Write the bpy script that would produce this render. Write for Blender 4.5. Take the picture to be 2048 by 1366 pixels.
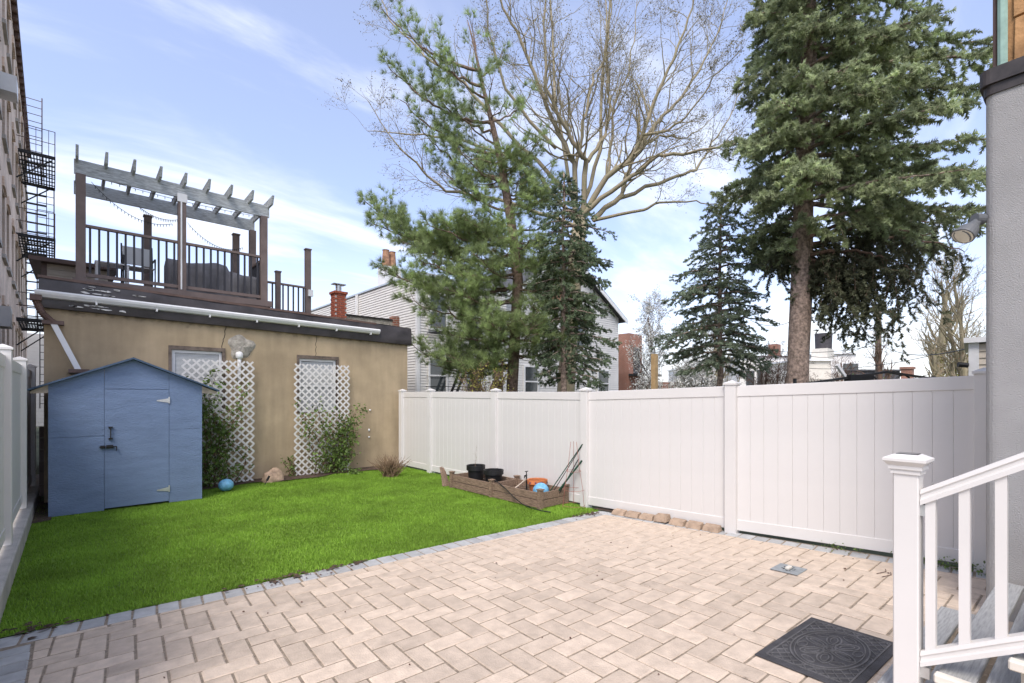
import bpy, bmesh, math, random
import numpy as np
from mathutils import Vector, Matrix, Euler
R = math.radians
for o in list(bpy.data.objects): bpy.data.objects.remove(o)
C = bpy.context.scene.collection
# ------------------------------------------------------------------ camera, world, sun, exposure
FPX, HOR, YAW, CH = 963.0, 790.0, R(42.4), 1.75      # focal length in photo pixels, horizon row, heading, eye height
cam = bpy.data.cameras.new('camera'); camo = bpy.data.objects.new('camera', cam); C.objects.link(camo)
cam.sensor_width = 36; cam.lens = FPX/2048*36; cam.shift_y = (HOR-683)/2048; cam.clip_end = 3000; cam.clip_start = .05
camo.location = (0, 0, CH); camo.rotation_euler = (R(90), 0, -YAW)
bpy.context.scene.camera = camo
SUN_EL, SUN_AZ = R(52), R(236)       # azimuth clockwise from +Y: light comes from behind the camera's left
w = bpy.data.worlds.new('World'); bpy.context.scene.world = w; w.use_nodes = True
nt = w.node_tree; N = nt.nodes; L = nt.links; N.clear()
out = N.new('ShaderNodeOutputWorld'); bg = N.new('ShaderNodeBackground'); sky = N.new('ShaderNodeTexSky')
sky.sky_type = 'NISHITA'; sky.sun_disc = False; sky.sun_elevation = SUN_EL; sky.sun_rotation = SUN_AZ
sky.air_density = 1.0; sky.dust_density = 1.6; sky.ozone_density = 1.6
tc = N.new('ShaderNodeTexCoord'); sep = N.new('ShaderNodeSeparateXYZ'); L.new(tc.outputs['Generated'], sep.inputs[0])
def wm(op, a, b=None, clamp=False):
    n = N.new('ShaderNodeMath'); n.operation = op; n.use_clamp = clamp
    for i, v in enumerate((a, b)):
        if v is None: continue
        if isinstance(v, (int, float)): n.inputs[i].default_value = v
        else: L.new(v, n.inputs[i])
    return n.outputs[0]
zz = wm('ADD', wm('MAXIMUM', sep.outputs['Z'], 0.0), 0.16)          # flat cloud layer overhead, seen in perspective
cmb = N.new('ShaderNodeCombineXYZ'); L.new(wm('DIVIDE', sep.outputs['X'], zz), cmb.inputs[0]); L.new(wm('DIVIDE', sep.outputs['Y'], zz), cmb.inputs[1])
mp = N.new('ShaderNodeMapping'); mp.inputs['Rotation'].default_value = (0, 0, R(25)); mp.inputs['Scale'].default_value = (.55, 1.5, 1); mp.inputs['Location'].default_value = (3.1, 1.7, 0)
L.new(cmb.outputs[0], mp.inputs['Vector'])
n1 = N.new('ShaderNodeTexNoise'); n1.inputs['Scale'].default_value = 1.7; n1.inputs['Detail'].default_value = 9; n1.inputs['Roughness'].default_value = .58; n1.inputs['Distortion'].default_value = .5
L.new(mp.outputs[0], n1.inputs['Vector'])
n2 = N.new('ShaderNodeTexNoise'); n2.inputs['Scale'].default_value = .45; n2.inputs['Detail'].default_value = 3; L.new(mp.outputs[0], n2.inputs['Vector'])
cl = wm('ADD', wm('MULTIPLY', n1.outputs[0], .72), wm('MULTIPLY', n2.outputs[0], .5))
rmp = N.new('ShaderNodeMapRange'); rmp.interpolation_type = 'SMOOTHSTEP'; rmp.inputs[1].default_value = .52; rmp.inputs[2].default_value = .86; rmp.inputs[3].default_value = .17; rmp.inputs[4].default_value = .9
L.new(cl, rmp.inputs[0])
haze = wm('POWER', wm('SUBTRACT', 1.0, wm('MAXIMUM', sep.outputs['Z'], 0.0), True), 4.2)
cover = wm('MAXIMUM', rmp.outputs[0], wm('MULTIPLY', haze, .85))
mix = N.new('ShaderNodeMix'); mix.data_type = 'RGBA'
skm = N.new('ShaderNodeMix'); skm.data_type = 'RGBA'; skm.blend_type = 'MULTIPLY'; skm.inputs[0].default_value = 1
L.new(sky.outputs[0], skm.inputs[6]); skm.inputs[7].default_value = (1.28, 1.26, 1.5, 1)
L.new(cover, mix.inputs[0]); L.new(skm.outputs[2], mix.inputs[6]); mix.inputs[7].default_value = (7.3, 7.4, 7.5, 1)
L.new(mix.outputs[2], bg.inputs[0]); bg.inputs[1].default_value = 0.110; L.new(bg.outputs[0], out.inputs[0])
sl = bpy.data.lights.new('sun', 'SUN'); sl.energy = 1.7; sl.angle = R(25); sl.color = (1, .93, .84)
so = bpy.data.objects.new('sun', sl); C.objects.link(so)
sd = Vector((math.sin(SUN_AZ)*math.cos(SUN_EL), math.cos(SUN_AZ)*math.cos(SUN_EL), math.sin(SUN_EL)))
so.rotation_euler = sd.to_track_quat('Z', 'Y').to_euler(); so.location = (0, 0, 30)
vs = bpy.context.scene.view_settings; vs.view_transform = 'Standard'; vs.look = 'None'; vs.exposure = 0.9; vs.gamma = 1; vs.use_curve_mapping = False

# ------------------------------------------------------------------ pixel helpers (photo pixel -> direction)
fw = Vector((math.sin(YAW), math.cos(YAW), 0)); rt = Vector((math.cos(YAW), -math.sin(YAW), 0))
def ray(px, py): return fw + rt*((px-1024)/FPX) + Vector((0, 0, (HOR-py)/FPX))
def onY(px, py, Y): r = ray(px, py); return Vector((0, 0, CH)) + r*(Y/r.y)
def onX(px, py, X): r = ray(px, py); return Vector((0, 0, CH)) + r*(X/r.x)
def atd(px, py, d): return Vector((0, 0, CH)) + ray(px, py)*d
KS, YS = .032, 4.6
def gz(y): return max(0., KS*(YS-y))           # the patio rises gently towards the house

# ------------------------------------------------------------------ materials
MATS = {}
def mat(name, col, rough=.7, var=.12, scale=6., bump=0., bscale=40., metal=0., col2=None, objrand=0., spec=.4, stretch=None, detail=6, attr=None, trans=0.):
    m = bpy.data.materials.new(name); m.use_nodes = True; nt = m.node_tree; N = nt.nodes; L = nt.links
    b = N['Principled BSDF']; b.inputs['Roughness'].default_value = rough; b.inputs['Metallic'].default_value = metal; b.inputs['Specular IOR Level'].default_value = spec
    tc = N.new('ShaderNodeTexCoord'); vec = tc.outputs['Object']
    if stretch:
        mp = N.new('ShaderNodeMapping'); mp.inputs['Scale'].default_value = stretch; L.new(vec, mp.inputs['Vector']); vec = mp.outputs[0]
    if objrand and not attr:                      # each piece gets its own stretch of the pattern
        oi_ = N.new('ShaderNodeObjectInfo'); ml = N.new('ShaderNodeMath'); ml.operation = 'MULTIPLY'; ml.inputs[1].default_value = 37.; L.new(oi_.outputs['Random'], ml.inputs[0])
        av = N.new('ShaderNodeVectorMath'); av.operation = 'ADD'; L.new(vec, av.inputs[0]); L.new(ml.outputs[0], av.inputs[1]); vec = av.outputs[0]
    no = N.new('ShaderNodeTexNoise'); no.inputs['Scale'].default_value = scale; no.inputs['Detail'].default_value = detail; no.inputs['Roughness'].default_value = .62; L.new(vec, no.inputs['Vector'])
    mx = N.new('ShaderNodeMix'); mx.data_type = 'RGBA'
    c2 = col2 or tuple(min(1, c*(1+var*2)) for c in col); c1 = col if col2 else tuple(c*(1-var*2) for c in col)
    mx.inputs[6].default_value = (*c1, 1); mx.inputs[7].default_value = (*c2, 1)
    mr = N.new('ShaderNodeMapRange'); mr.inputs[1].default_value = .3; mr.inputs[2].default_value = .7; L.new(no.outputs[0], mr.inputs[0]); L.new(mr.outputs[0], mx.inputs[0])
    res = mx.outputs[2]
    fac = None
    if objrand:
        oi = N.new('ShaderNodeObjectInfo'); fac = oi.outputs['Random']
    if attr:
        at = N.new('ShaderNodeAttribute'); at.attribute_name = attr; fac = at.outputs['Fac']; objrand = objrand or .35
    if fac:
        mr2 = N.new('ShaderNodeMapRange'); mr2.inputs[3].default_value = 1-objrand; mr2.inputs[4].default_value = 1+objrand; L.new(fac, mr2.inputs[0])
        vm = N.new('ShaderNodeVectorMath'); vm.operation = 'SCALE'; L.new(res, vm.inputs[0]); L.new(mr2.outputs[0], vm.inputs['Scale']); res = vm.outputs[0]
    L.new(res, b.inputs['Base Color'])
    if bump:
        nb = N.new('ShaderNodeTexNoise'); nb.inputs['Scale'].default_value = bscale; nb.inputs['Detail'].default_value = 5; L.new(vec, nb.inputs['Vector'])
        bp = N.new('ShaderNodeBump'); bp.inputs['Strength'].default_value = bump; bp.inputs['Distance'].default_value = .02; L.new(nb.outputs[0], bp.inputs['Height']); L.new(bp.outputs[0], b.inputs['Normal'])
    if trans:                                   # thin leaves let some light through
        tb = N.new('ShaderNodeBsdfTranslucent'); L.new(res, tb.inputs['Color']); ms = N.new('ShaderNodeMixShader'); ms.inputs[0].default_value = trans
        L.new(b.outputs[0], ms.inputs[1]); L.new(tb.outputs[0], ms.inputs[2]); L.new(ms.outputs[0], N['Material Output'].inputs[0])
    MATS[name] = m; return m
mat('vinyl', (.665, .645, .618), .38, .02, 1.2)
mat('paver', (.545, .447, .352), .85, .08, 9, .35, 90, objrand=.13)
mat('paver_grey', (.385, .39, .385), .85, .08, 9, .35, 90, objrand=.12)
mat('joint', (.27, .22, .165), .95, .2, 30, .5, 120)
mat('soil', (.075, .05, .035), .95, .3, 14, .8, 60)
mat('ground', (.10, .11, .06), .95, .3, .6, .5, 20)
mat('lawn', (.16, .26, .04), .9, .25, 3, .6, 80)
mat('grass', (.235, .39, .05), .6, .15, 1.3, attr='shade', objrand=.3, spec=.2, trans=.35)
mat('stucco', (.45, .35, .225), .9, .10, 1.1, .55, 160)
mat('cement', (.37, .34, .29), .95, .2, 10, 1., 30)
mat('crack', (.03, .025, .02), .95)
mat('fascia', (.052, .045, .046), .45, .25, 2.5, .35, 5, spec=.5)
mat('flaking', (.62, .61, .58), .7)
mat('white_metal', (.78, .78, .77), .4, .04, 3)
mat('brown_metal', (.12, .075, .06), .5, .15, 5)
mat('brown_post', (.17, .128, .112), .6, .1, 4)
mat('dark_baluster', (.035, .035, .042), .5, .1, 5)
mat('grey_wood', (.46, .49, .50), .8, .22, 5, .5, 50, stretch=(2, 14, 14))
mat('old_wood', (.24, .165, .115), .85, .25, 5, .5, 40, stretch=(14, 2, 14))
mat('window_wood', (.16, .125, .10), .85, .25, 8)
mat('glass', (.05, .06, .065), .05, .1, 2, spec=.8)
mat('blinds', (.55, .56, .55), .6, .03, 2)
mat('shed_blue', (.145, .205, .325), .6, .06, 2.5, .5, 22, stretch=(1, 1, 4.5))
mat('shed_roof', (.05, .085, .14), .7, .15, 6)
mat('bare_wood', (.45, .38, .31), .85, .15, 6)
mat('black', (.012, .012, .013), .5, .1, 8)
mat('rubber_worn', (.10, .098, .10), .75, .2, 9, .3, 120)
mat('rubber', (.052, .051, .055), .75, .2, 9, .4, 120)
mat('galvanised', (.55, .56, .56), .35, .1, 12, metal=.7)
mat('plate', (.30, .33, .34), .45, .12, 18, metal=.4)
mat('concrete', (.42, .40, .365), .9, .12, 4, .4, 60)
mat('grey_stucco', (.33, .325, .318), .9, .05, 2, .55, 130)
mat('coping', (.03, .025, .024), .5, .3, 9)
mat('stone_face', (.42, .23, .10), .8, .2, 4, .5, 20)
mat('copper', (.25, .38, .32), .6)
mat('deck_grey', (.345, .35, .345), .75, .14, 7, .4, 60, stretch=(1.2, 16, 16))
mat('cream', (.66, .62, .54), .6, .05, 5)
mat('lamp_grey', (.12, .125, .13), .45, .05, 4)
mat('lens', (.62, .58, .48), .3)
mat('siding', (.74, .72, .68), .6, .04, 1)
mat('siding_beige', (.55, .49, .40), .6, .05, 1)
mat('brick', (.36, .10, .055), .85, .3, 20)
mat('mortar', (.55, .50, .46), .9)
mat('roof_dark', (.08, .08, .085), .85, .2, 6)
mat('clay', (.36, .20, .12), .8, .25, 6)
mat('terracotta', (.52, .17, .06), .75, .2, 6)
mat('purple', (.05, .03, .12), .7)
mat('ball_blue', (.16, .40, .60), .5, .15, 20)
mat('rock', (.42, .30, .21), .9, .22, 7, .7, 18)
mat('edging', (.36, .265, .19), .9, .15, 9, .6, 40, objrand=.12)
mat('cover', (.20, .195, .20), .8, .12, 4, .3, 12)
mat('stake_green', (.015, .06, .035), .5)
mat('wire_red', (.35, .13, .10), .6)
mat('leaf', (.15, .225, .055), .55, .25, 5, attr='shade', objrand=.45, trans=.3)
mat('vine_stem', (.10, .05, .035), .85)
mat('dry', (.30, .20, .12), .9, .2, 6, attr='shade', objrand=.3)
mat('bark_spruce', (.27, .205, .165), .95, .35, 14, 1.0, 30)
mat('bark_pine', (.17, .12, .09), .95, .3, 14, 1.0, 25)
mat('bark_maple', (.36, .295, .21), .9, .25, 5, .4, 20, col2=(.27, .25, .15))
mat('twig', (.14, .09, .065), .9, .2, 5)
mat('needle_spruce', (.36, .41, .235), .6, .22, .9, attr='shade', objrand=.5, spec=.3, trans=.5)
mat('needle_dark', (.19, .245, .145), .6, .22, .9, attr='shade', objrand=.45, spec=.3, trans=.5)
mat('needle_old_shaded', (.135, .145, .085), .7, .22, .9, attr='shade', objrand=.5, spec=.3, trans=.3)  # old needles of the hanging boughs, with the crown's shade darkened into the colour
mat('needle_blue', (.25, .30, .21), .6, .22, .9, attr='shade', objrand=.45, spec=.3, trans=.5)
mat('needle_pine', (.33, .41, .18), .55, .22, .9, attr='shade', objrand=.45, spec=.35, trans=.5)
mat('bud', (.16, .13, .025), .7, .3, 2, attr='shade', objrand=.5)
mat('blossom', (.72, .72, .66), .7, .1, 2, attr='shade', objrand=.2)
mat('leaf_spring', (.28, .27, .05), .7, .2, 2, attr='shade', objrand=.35)
mat('leaf_rust', (.25, .12, .06), .7, .2, 2, attr='shade', objrand=.35)
mat('tank', (.06, .055, .06), .7)
mat('wire', (.02, .02, .02), .6)
mat('pole_wood', (.20, .165, .13), .9, .2, 5)
mat('post_wood', (.48, .33, .17), .85, .1, 5)
# aged brick facade: bricks too far and too oblique to pick apart
def brickmat(name, c1, c2, mo, sc):
    m = bpy.data.materials.new(name); m.use_nodes = True; nt = m.node_tree; N = nt.nodes; L = nt.links; b = N['Principled BSDF']; b.inputs['Roughness'].default_value = .9
    tc = N.new('ShaderNodeTexCoord'); mp = N.new('ShaderNodeMapping'); mp.inputs['Rotation'].default_value = (R(90), 0, R(90)); L.new(tc.outputs['Object'], mp.inputs[0])
    sx = N.new('ShaderNodeSeparateXYZ'); L.new(tc.outputs['Object'], sx.inputs[0]); ad = N.new('ShaderNodeMath'); L.new(sx.outputs[0], ad.inputs[0]); L.new(sx.outputs[1], ad.inputs[1])
    cb = N.new('ShaderNodeCombineXYZ'); L.new(ad.outputs[0], cb.inputs[0]); L.new(sx.outputs[2], cb.inputs[1])
    br = N.new('ShaderNodeTexBrick'); br.inputs['Scale'].default_value = sc; L.new(cb.outputs[0], br.inputs['Vector'])
    br.inputs['Color1'].default_value = (*c1, 1); br.inputs['Color2'].default_value = (*c2, 1); br.inputs['Mortar'].default_value = (*mo, 1); br.inputs['Mortar Size'].default_value = .012; br.inputs['Brick Width'].default_value = .22; br.inputs['Row Height'].default_value = .075
    no = N.new('ShaderNodeTexNoise'); no.inputs['Scale'].default_value = .7; no.inputs['Detail'].default_value = 6; L.new(tc.outputs['Object'], no.inputs['Vector'])
    mx = N.new('ShaderNodeMix'); mx.data_type = 'RGBA'; mx.blend_type = 'MULTIPLY'; mx.inputs[0].default_value = .6; L.new(br.outputs[0], mx.inputs[6])
    cr = N.new('ShaderNodeValToRGB'); cr.color_ramp.elements[0].color = (.55, .5, .45, 1); cr.color_ramp.elements[1].color = (1.25, 1.22, 1.2, 1); cr.color_ramp.elements[0].position = .35; cr.color_ramp.elements[1].position = .65
    L.new(no.outputs[0], cr.inputs[0]); L.new(cr.outputs[0], mx.inputs[7]); L.new(mx.outputs[2], b.inputs['Base Color']); MATS[name] = m
def stains(m):
    nt = m.node_tree; N = nt.nodes; L = nt.links; b = N['Principled BSDF']; src = b.inputs['Base Color'].links[0].from_socket
    tc = N.new('ShaderNodeTexCoord'); mp = N.new('ShaderNodeMapping'); mp.inputs['Scale'].default_value = (5, 5, .5); L.new(tc.outputs['Object'], mp.inputs[0])
    n1 = N.new('ShaderNodeTexNoise'); n1.inputs['Scale'].default_value = 1.3; n1.inputs['Detail'].default_value = 7; L.new(mp.outputs[0], n1.inputs['Vector'])
    n2 = N.new('ShaderNodeTexNoise'); n2.inputs['Scale'].default_value = 9; n2.inputs['Detail'].default_value = 6; L.new(tc.outputs['Object'], n2.inputs['Vector'])
    sp = N.new('ShaderNodeSeparateXYZ'); L.new(tc.outputs['Object'], sp.inputs[0])
    def mth(op, a, b_):
        n = N.new('ShaderNodeMath'); n.operation = op
        for i, v in enumerate((a, b_)):
            if isinstance(v, (int, float)): n.inputs[i].default_value = v
            else: L.new(v, n.inputs[i])
        return n.outputs[0]
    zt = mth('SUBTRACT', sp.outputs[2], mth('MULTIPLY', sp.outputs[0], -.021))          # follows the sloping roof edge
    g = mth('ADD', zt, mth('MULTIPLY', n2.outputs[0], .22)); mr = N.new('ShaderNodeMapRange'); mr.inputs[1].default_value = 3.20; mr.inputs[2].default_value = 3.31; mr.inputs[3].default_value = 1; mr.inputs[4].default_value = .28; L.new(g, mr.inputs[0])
    st = N.new('ShaderNodeMapRange'); st.inputs[1].default_value = .35; st.inputs[2].default_value = .65; st.inputs[3].default_value = .91; st.inputs[4].default_value = 1.05; L.new(n1.outputs[0], st.inputs[0])
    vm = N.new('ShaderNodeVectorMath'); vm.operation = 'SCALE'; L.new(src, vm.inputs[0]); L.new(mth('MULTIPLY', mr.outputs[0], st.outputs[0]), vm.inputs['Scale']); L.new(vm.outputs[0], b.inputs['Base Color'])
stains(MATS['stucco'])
brickmat('brick_facade', (.64, .49, .38), (.74, .58, .46), (.70, .60, .50), 1.)
brickmat('brick_red', (.34, .13, .08), (.28, .10, .06), (.36, .28, .23), 1.)

# ------------------------------------------------------------------ mesh helpers
class MB:
    def __init__(s): s.v = []; s.f = []; s.mi = []
    def add(s, vs, fs, mi=0):
        b = len(s.v); s.v += [tuple(v) for v in vs]; s.f += [[i+b for i in f] for f in fs]; s.mi += [mi]*len(fs); return s
    def box(s, x0, x1, y0, y1, z0, z1, mi=0):
        return s.add([(x0, y0, z0), (x1, y0, z0), (x1, y1, z0), (x0, y1, z0), (x0, y0, z1), (x1, y0, z1), (x1, y1, z1), (x0, y1, z1)],
                     [(0, 3, 2, 1), (4, 5, 6, 7), (0, 1, 5, 4), (1, 2, 6, 5), (2, 3, 7, 6), (3, 0, 4, 7)], mi)
    def prism(s, poly, z0, z1, mi=0):              # polygon in xy
        n = len(poly); v = [(p[0], p[1], z0) for p in poly]+[(p[0], p[1], z1) for p in poly]
        return s.add(v, [list(range(n))[::-1], list(range(n, 2*n))]+[(i, (i+1) % n, (i+1) % n+n, i+n) for i in range(n)], mi)
    def bar(s, a, b, w, h=None, up=(0, 0, 1), mi=0):
        a = Vector(a); b = Vector(b); h = h or w; d = (b-a).normalized(); u = Vector(up)
        if abs(d.dot(u)) > .98: u = Vector((1, 0, 0))
        sx = d.cross(u).normalized()*w/2; sy = sx.cross(d).normalized()*h/2
        v = [p+i*sx+j*sy for p in (a, b) for i, j in ((-1, -1), (1, -1), (1, 1), (-1, 1))]
        return s.add(v, [(0, 1, 2, 3), (7, 6, 5, 4), (0, 4, 5, 1), (1, 5, 6, 2), (2, 6, 7, 3), (3, 7, 4, 0)], mi)
    def tube(s, pts, rad, n=6, cap=True, mi=0):
        pts = [Vector(p) for p in pts]
        if not isinstance(rad, (list, tuple)): rad = [rad]*len(pts)
        vs = []; ref = Vector((.31, .17, .93))
        for i, p in enumerate(pts):
            d = (pts[min(i+1, len(pts)-1)]-pts[max(i-1, 0)])
            d = d.normalized() if d.length > 1e-9 else Vector((0, 0, 1))
            r2 = ref if abs(d.dot(ref)) < .95 else Vector((1, 0, 0))
            x = d.cross(r2).normalized(); y = x.cross(d)
            vs += [p+(x*math.cos(2*math.pi*k/n)+y*math.sin(2*math.pi*k/n))*rad[i] for k in range(n)]
        fs = [(i*n+k, i*n+(k+1) % n, (i+1)*n+(k+1) % n, (i+1)*n+k) for i in range(len(pts)-1) for k in range(n)]
        if cap: fs += [list(range(n))[::-1], list(range((len(pts)-1)*n, len(pts)*n))]
        return s.add(vs, fs, mi)
    def lathe(s, prof, n=20, c=(0, 0, 0), mi=0):
        vs = [(c[0]+r*math.cos(2*math.pi*k/n), c[1]+r*math.sin(2*math.pi*k/n), c[2]+z) for r, z in prof for k in range(n)]
        fs = [(i*n+k, i*n+(k+1) % n, (i+1)*n+(k+1) % n, (i+1)*n+k) for i in range(len(prof)-1) for k in range(n)]
        return s.add(vs, fs, mi)
    def obj(s, name, material, parent=None, smooth=False, bevel=0):
        me = bpy.data.meshes.new(name); me.from_pydata(s.v, [], s.f)
        for mm in (material if isinstance(material, (list, tuple)) else [material]): me.materials.append(MATS[mm])
        if len(set(s.mi)) > 1: me.polygons.foreach_set('material_index', s.mi)
        bm = bmesh.new(); bm.from_mesh(me); bmesh.ops.recalc_face_normals(bm, faces=bm.faces)
        if bevel: bmesh.ops.bevel(bm, geom=[e for e in bm.edges], offset=bevel, segments=1, affect='EDGES')
        bm.to_mesh(me); bm.free()
        if smooth: me.polygons.foreach_set('use_smooth', [True]*len(me.polygons))
        return link(name, me, parent)
def link(name, me, parent=None, loc=None, rot=None):
    o = bpy.data.objects.new(name, me); C.objects.link(o)
    if parent: o.parent = parent
    if loc is not None: o.location = loc
    if rot is not None: o.rotation_euler = rot
    return o
def tag(o, label, cat, group=None):
    o['label'] = label; o['category'] = cat
    if group: o['group'] = group
    return o
def thing(name, label, cat, loc=(0, 0, 0), rz=0, group=None):
    o = link(name, None, None, loc, (0, 0, rz)); o.empty_display_size = .1; return tag(o, label, cat, group)
def structure(o, kind='structure'): o['kind'] = kind; return o
def B(name, m, parent, *a, **k): return MB().box(*a).obj(name, m, parent, **k)
def rawmesh(name, V, F, m, parent=None, shade=None, smooth=False):
    """V (n,3) array, F (m,3 or 4) array"""
    me = bpy.data.meshes.new(name); k = F.shape[1]
    me.vertices.add(len(V)); me.vertices.foreach_set('co', np.asarray(V, np.float32).ravel())
    me.loops.add(F.size); me.loops.foreach_set('vertex_index', F.astype(np.int32).ravel())
    me.polygons.add(len(F)); me.polygons.foreach_set('loop_start', np.arange(0, F.size, k, dtype=np.int32))
    me.update(calc_edges=True)
    if shade is not None:
        a = me.attributes.new('shade', 'FLOAT', 'POINT'); a.data.foreach_set('value', np.asarray(shade, np.float32))
    me.materials.append(MATS[m])
    return link(name, me, parent)

# ------------------------------------------------------------------ ground, lawn, patio
structure(MB().add([(-600, -600, -.06), (900, -600, -.06), (900, 900, -.06), (-600, 900, -.06)], [(0, 1, 2, 3)]).obj('ground', 'ground'))
BA, BB = Vector((-.42, 5.10)), Vector((5.88, 4.47))            # lawn-side edge of the grey border
bd = (BB-BA).normalized(); bn = Vector((-bd.y, bd.x))            # bn points to the lawn
lawn_poly = [(-.42, 5.10), (5.88, 4.47), (6.0, 4.9), (6.0, 10.84), (-.42, 10.84)]
structure(MB().add([(x, y, -.016) for x, y in lawn_poly], [(0, 1, 2, 3, 4)]).obj('lawn', 'lawn'))
# bed of bare soil along the foot of the garage wall
rng = np.random.default_rng(4)
sb = MB(); top = [(x, 10.42+.10*math.sin(x*3.1)+.05*math.sin(x*7.7)) for x in np.linspace(1.6, 5.95, 30)]
sb.add([(x, y, .012) for x, y in top]+[(x, 10.85, .03) for x, y in top], [(i, i+1, 31+i, 30+i) for i in range(29)]); structure(sb.obj('soil_strip', 'soil'))
structure(MB().add([(-.41, 9.2, .008), (-.22, 9.3, .008), (-.22, 11, .008), (-.41, 11, .008)], [(0, 1, 2, 3)]).obj('soil_gap', 'soil'))
def inpoly(x, y, poly):
    c = np.zeros(len(x), bool); n = len(poly)
    for i in range(n):
        (x0, y0), (x1, y1) = poly[i], poly[(i+1) % n]
        m = ((y0 > y) != (y1 > y)) & (x < (x1-x0)*(y-y0)/(y1-y0+1e-12)+x0); c ^= m
    return c
# grass blades: one mass nobody could count
nb = 330000
gx = rng.uniform(-.42, 6.0, nb); gy = 4.4+(10.75-4.4)*rng.random(nb)**1.25
keep = inpoly(gx, gy, lawn_poly)
keep &= ~((gx > -.2) & (gx < 1.58) & (gy > 9.58)) & ~((gx > 5.33) & (gx < 5.92) & (gy > 5.18) & (gy < 7.48))
keep &= (gy < 10.42+.10*np.sin(gx*3.1)+.05*np.sin(gx*7.7)+rng.normal(0, .03, nb)) | (gx < 1.0)
patch = np.sin(gx*2.3+1.2*np.sin(gy*1.7))*np.sin(gy*2.9+gx)+.5*np.sin(gx*6.1+gy*5.3)
gx, gy, patch = gx[keep], gy[keep], patch[keep]; nb = len(gx)
ht = rng.uniform(.016, .034, nb)*(1+.08*patch); az = rng.uniform(0, 2*np.pi, nb); wd = rng.uniform(.003, .0055, nb); ln = rng.uniform(.1, .9, nb)*ht
edge = (np.abs((gx-BA.x)*bn.x+(gy-BA.y)*bn.y) < .05) & (rng.random(nb) < .5); ht[edge] *= 1.3
dx, dy = np.cos(az), np.sin(az); P0 = np.stack([gx, gy, np.full(nb, -.015)], 1); sdv = np.stack([-dy, dx, np.zeros(nb)], 1)*wd[:, None]
tip = P0+np.stack([dx*ln, dy*ln, ht], 1)
V = np.stack([P0-sdv, P0+sdv, tip], 1).reshape(-1, 3); sh = np.repeat(np.clip(.5+.08*patch+rng.normal(0, .24, nb), 0, 1), 3)
g = rawmesh('lawn_grass', V, np.arange(nb*3).reshape(-1, 3), 'grass', None, sh); structure(g, 'stuff'); g['label'] = 'short bright green mown grass of the lawn'
# patio: base sheet tilted up towards the house, pavers on it
patio = MB().add([(-.44, 5.09-YS, -.006), (5.9, 4.47-YS, -.006), (6.2, -.2-YS, -.006), (6.2, -3.5-YS, -.006), (-.44, -3.5-YS, -.006)], [(0, 1, 2, 3, 4)]).obj('patio', 'joint')
patio.location = (0, YS, 0); patio.rotation_euler = (-math.atan(KS), 0, 0); structure(patio)
PW, PL, GAP = .1525, .305, .0075
def paver_mesh(name, poly, m, h=.06):
    n = len(poly); c = Vector((sum(p[0] for p in poly)/n, sum(p[1] for p in poly)/n))
    def ring(ins, z):
        o = []
        for p in poly:
            d = Vector(p)-c; l = d.length; o.append((c.x+d.x*(1-ins*1.4/l), c.y+d.y*(1-ins*1.4/l), z))
        return o
    v = ring(0, -h)+ring(0, -.010)+ring(.010, 0); f = [(k*n+i, k*n+(i+1) % n, (k+1)*n+(i+1) % n, (k+1)*n+i) for k in range(2) for i in range(n)]+[tuple(range(2*n, 3*n))]
    me = bpy.data.meshes.new(name); me.from_pydata(v, [], f); me.materials.append(MATS[m]); return me
def rect(w, h, g=GAP): return [(-w/2+g/2, -h/2+g/2), (w/2-g/2, -h/2+g/2), (w/2-g/2, h/2-g/2), (-w/2+g/2, h/2-g/2)]
full_x = paver_mesh('paver', rect(PL, PW), 'paver'); full_y = paver_mesh('paver', rect(PW, PL), 'paver')
brd = paver_mesh('border_paver', rect(.155, .225), 'paver_grey')
def clip(poly, hp):          # half planes (nx,ny,c): keep n.p<=c
    for nx, ny, c in hp:
        o = []
        for i, p in enumerate(poly):
            q = poly[(i+1) % len(poly)]; a = nx*p[0]+ny*p[1]-c; b = nx*q[0]+ny*q[1]-c
            if a <= 0: o.append(p)
            if (a < 0 < b) or (b < 0 < a): t = a/(a-b); o.append((p[0]+(q[0]-p[0])*t, p[1]+(q[1]-p[1])*t))
        poly = o
        if len(poly) < 3: return None
    return poly
# tan field: below the lawn border, right of the left border, left of the fence border
inner = BA-bn*.232
FA, FB = Vector((5.90, 4.47)), Vector((6.13, .10)); fd = (FB-FA).normalized(); fn = Vector((-fd.y, fd.x))   # fn points outward (+x)
fi = FA-fn*.20
hp = [(bn.x, bn.y, bn.dot(inner)), (fn.x, fn.y, fn.dot(fi)), (-1, 0, .2)]
LA = R(-3.6); lc, ls = math.cos(LA), math.sin(LA); LO = Vector((-.1, 4.78))
cand = []
def lat(u, v): return (LO.x+u*lc-v*ls, LO.y+u*ls+v*lc)
for i in range(-60, 90):
    for j in range(-60, 40):
        # 90 degree herringbone: unit cell of two bricks stepping by (PW,-PW), repeating every 2*PL along the diagonal
        for kind in (0, 1):
            a = i*PW+j*PL; b = i*-PW+j*PL
            a = i*PW + j*2*PW; b = -i*PW + j*2*PW
            if kind == 0: cx, cy, w_, h_ = a+PL/2, b+PW/2, PL, PW
            else: cx, cy, w_, h_ = a+PL+PW/2, b+PL/2, PW, PL
            X, Y = lat(cx, cy)
            if -1 < X < 6.5 and -1.2 < Y < 5.6: cand.append((cx, cy, w_, h_, kind, X, Y))
seen = set(); pav = []
for c in cand:
    key = (round(c[0], 3), round(c[1], 3))
    if key in seen: continue
    seen.add(key); pav.append(c)
def visible(X, Y):
    d = X*fw.x+Y*fw.y; s = X*rt.x+Y*rt.y
    if d < .3: return False
    px = 1024+FPX*s/d; py = HOR+FPX*(CH-gz(Y))/d; return -60 < px < 2110 and py < 1430
parts = []; rest = MB()
random.seed(3)
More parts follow.
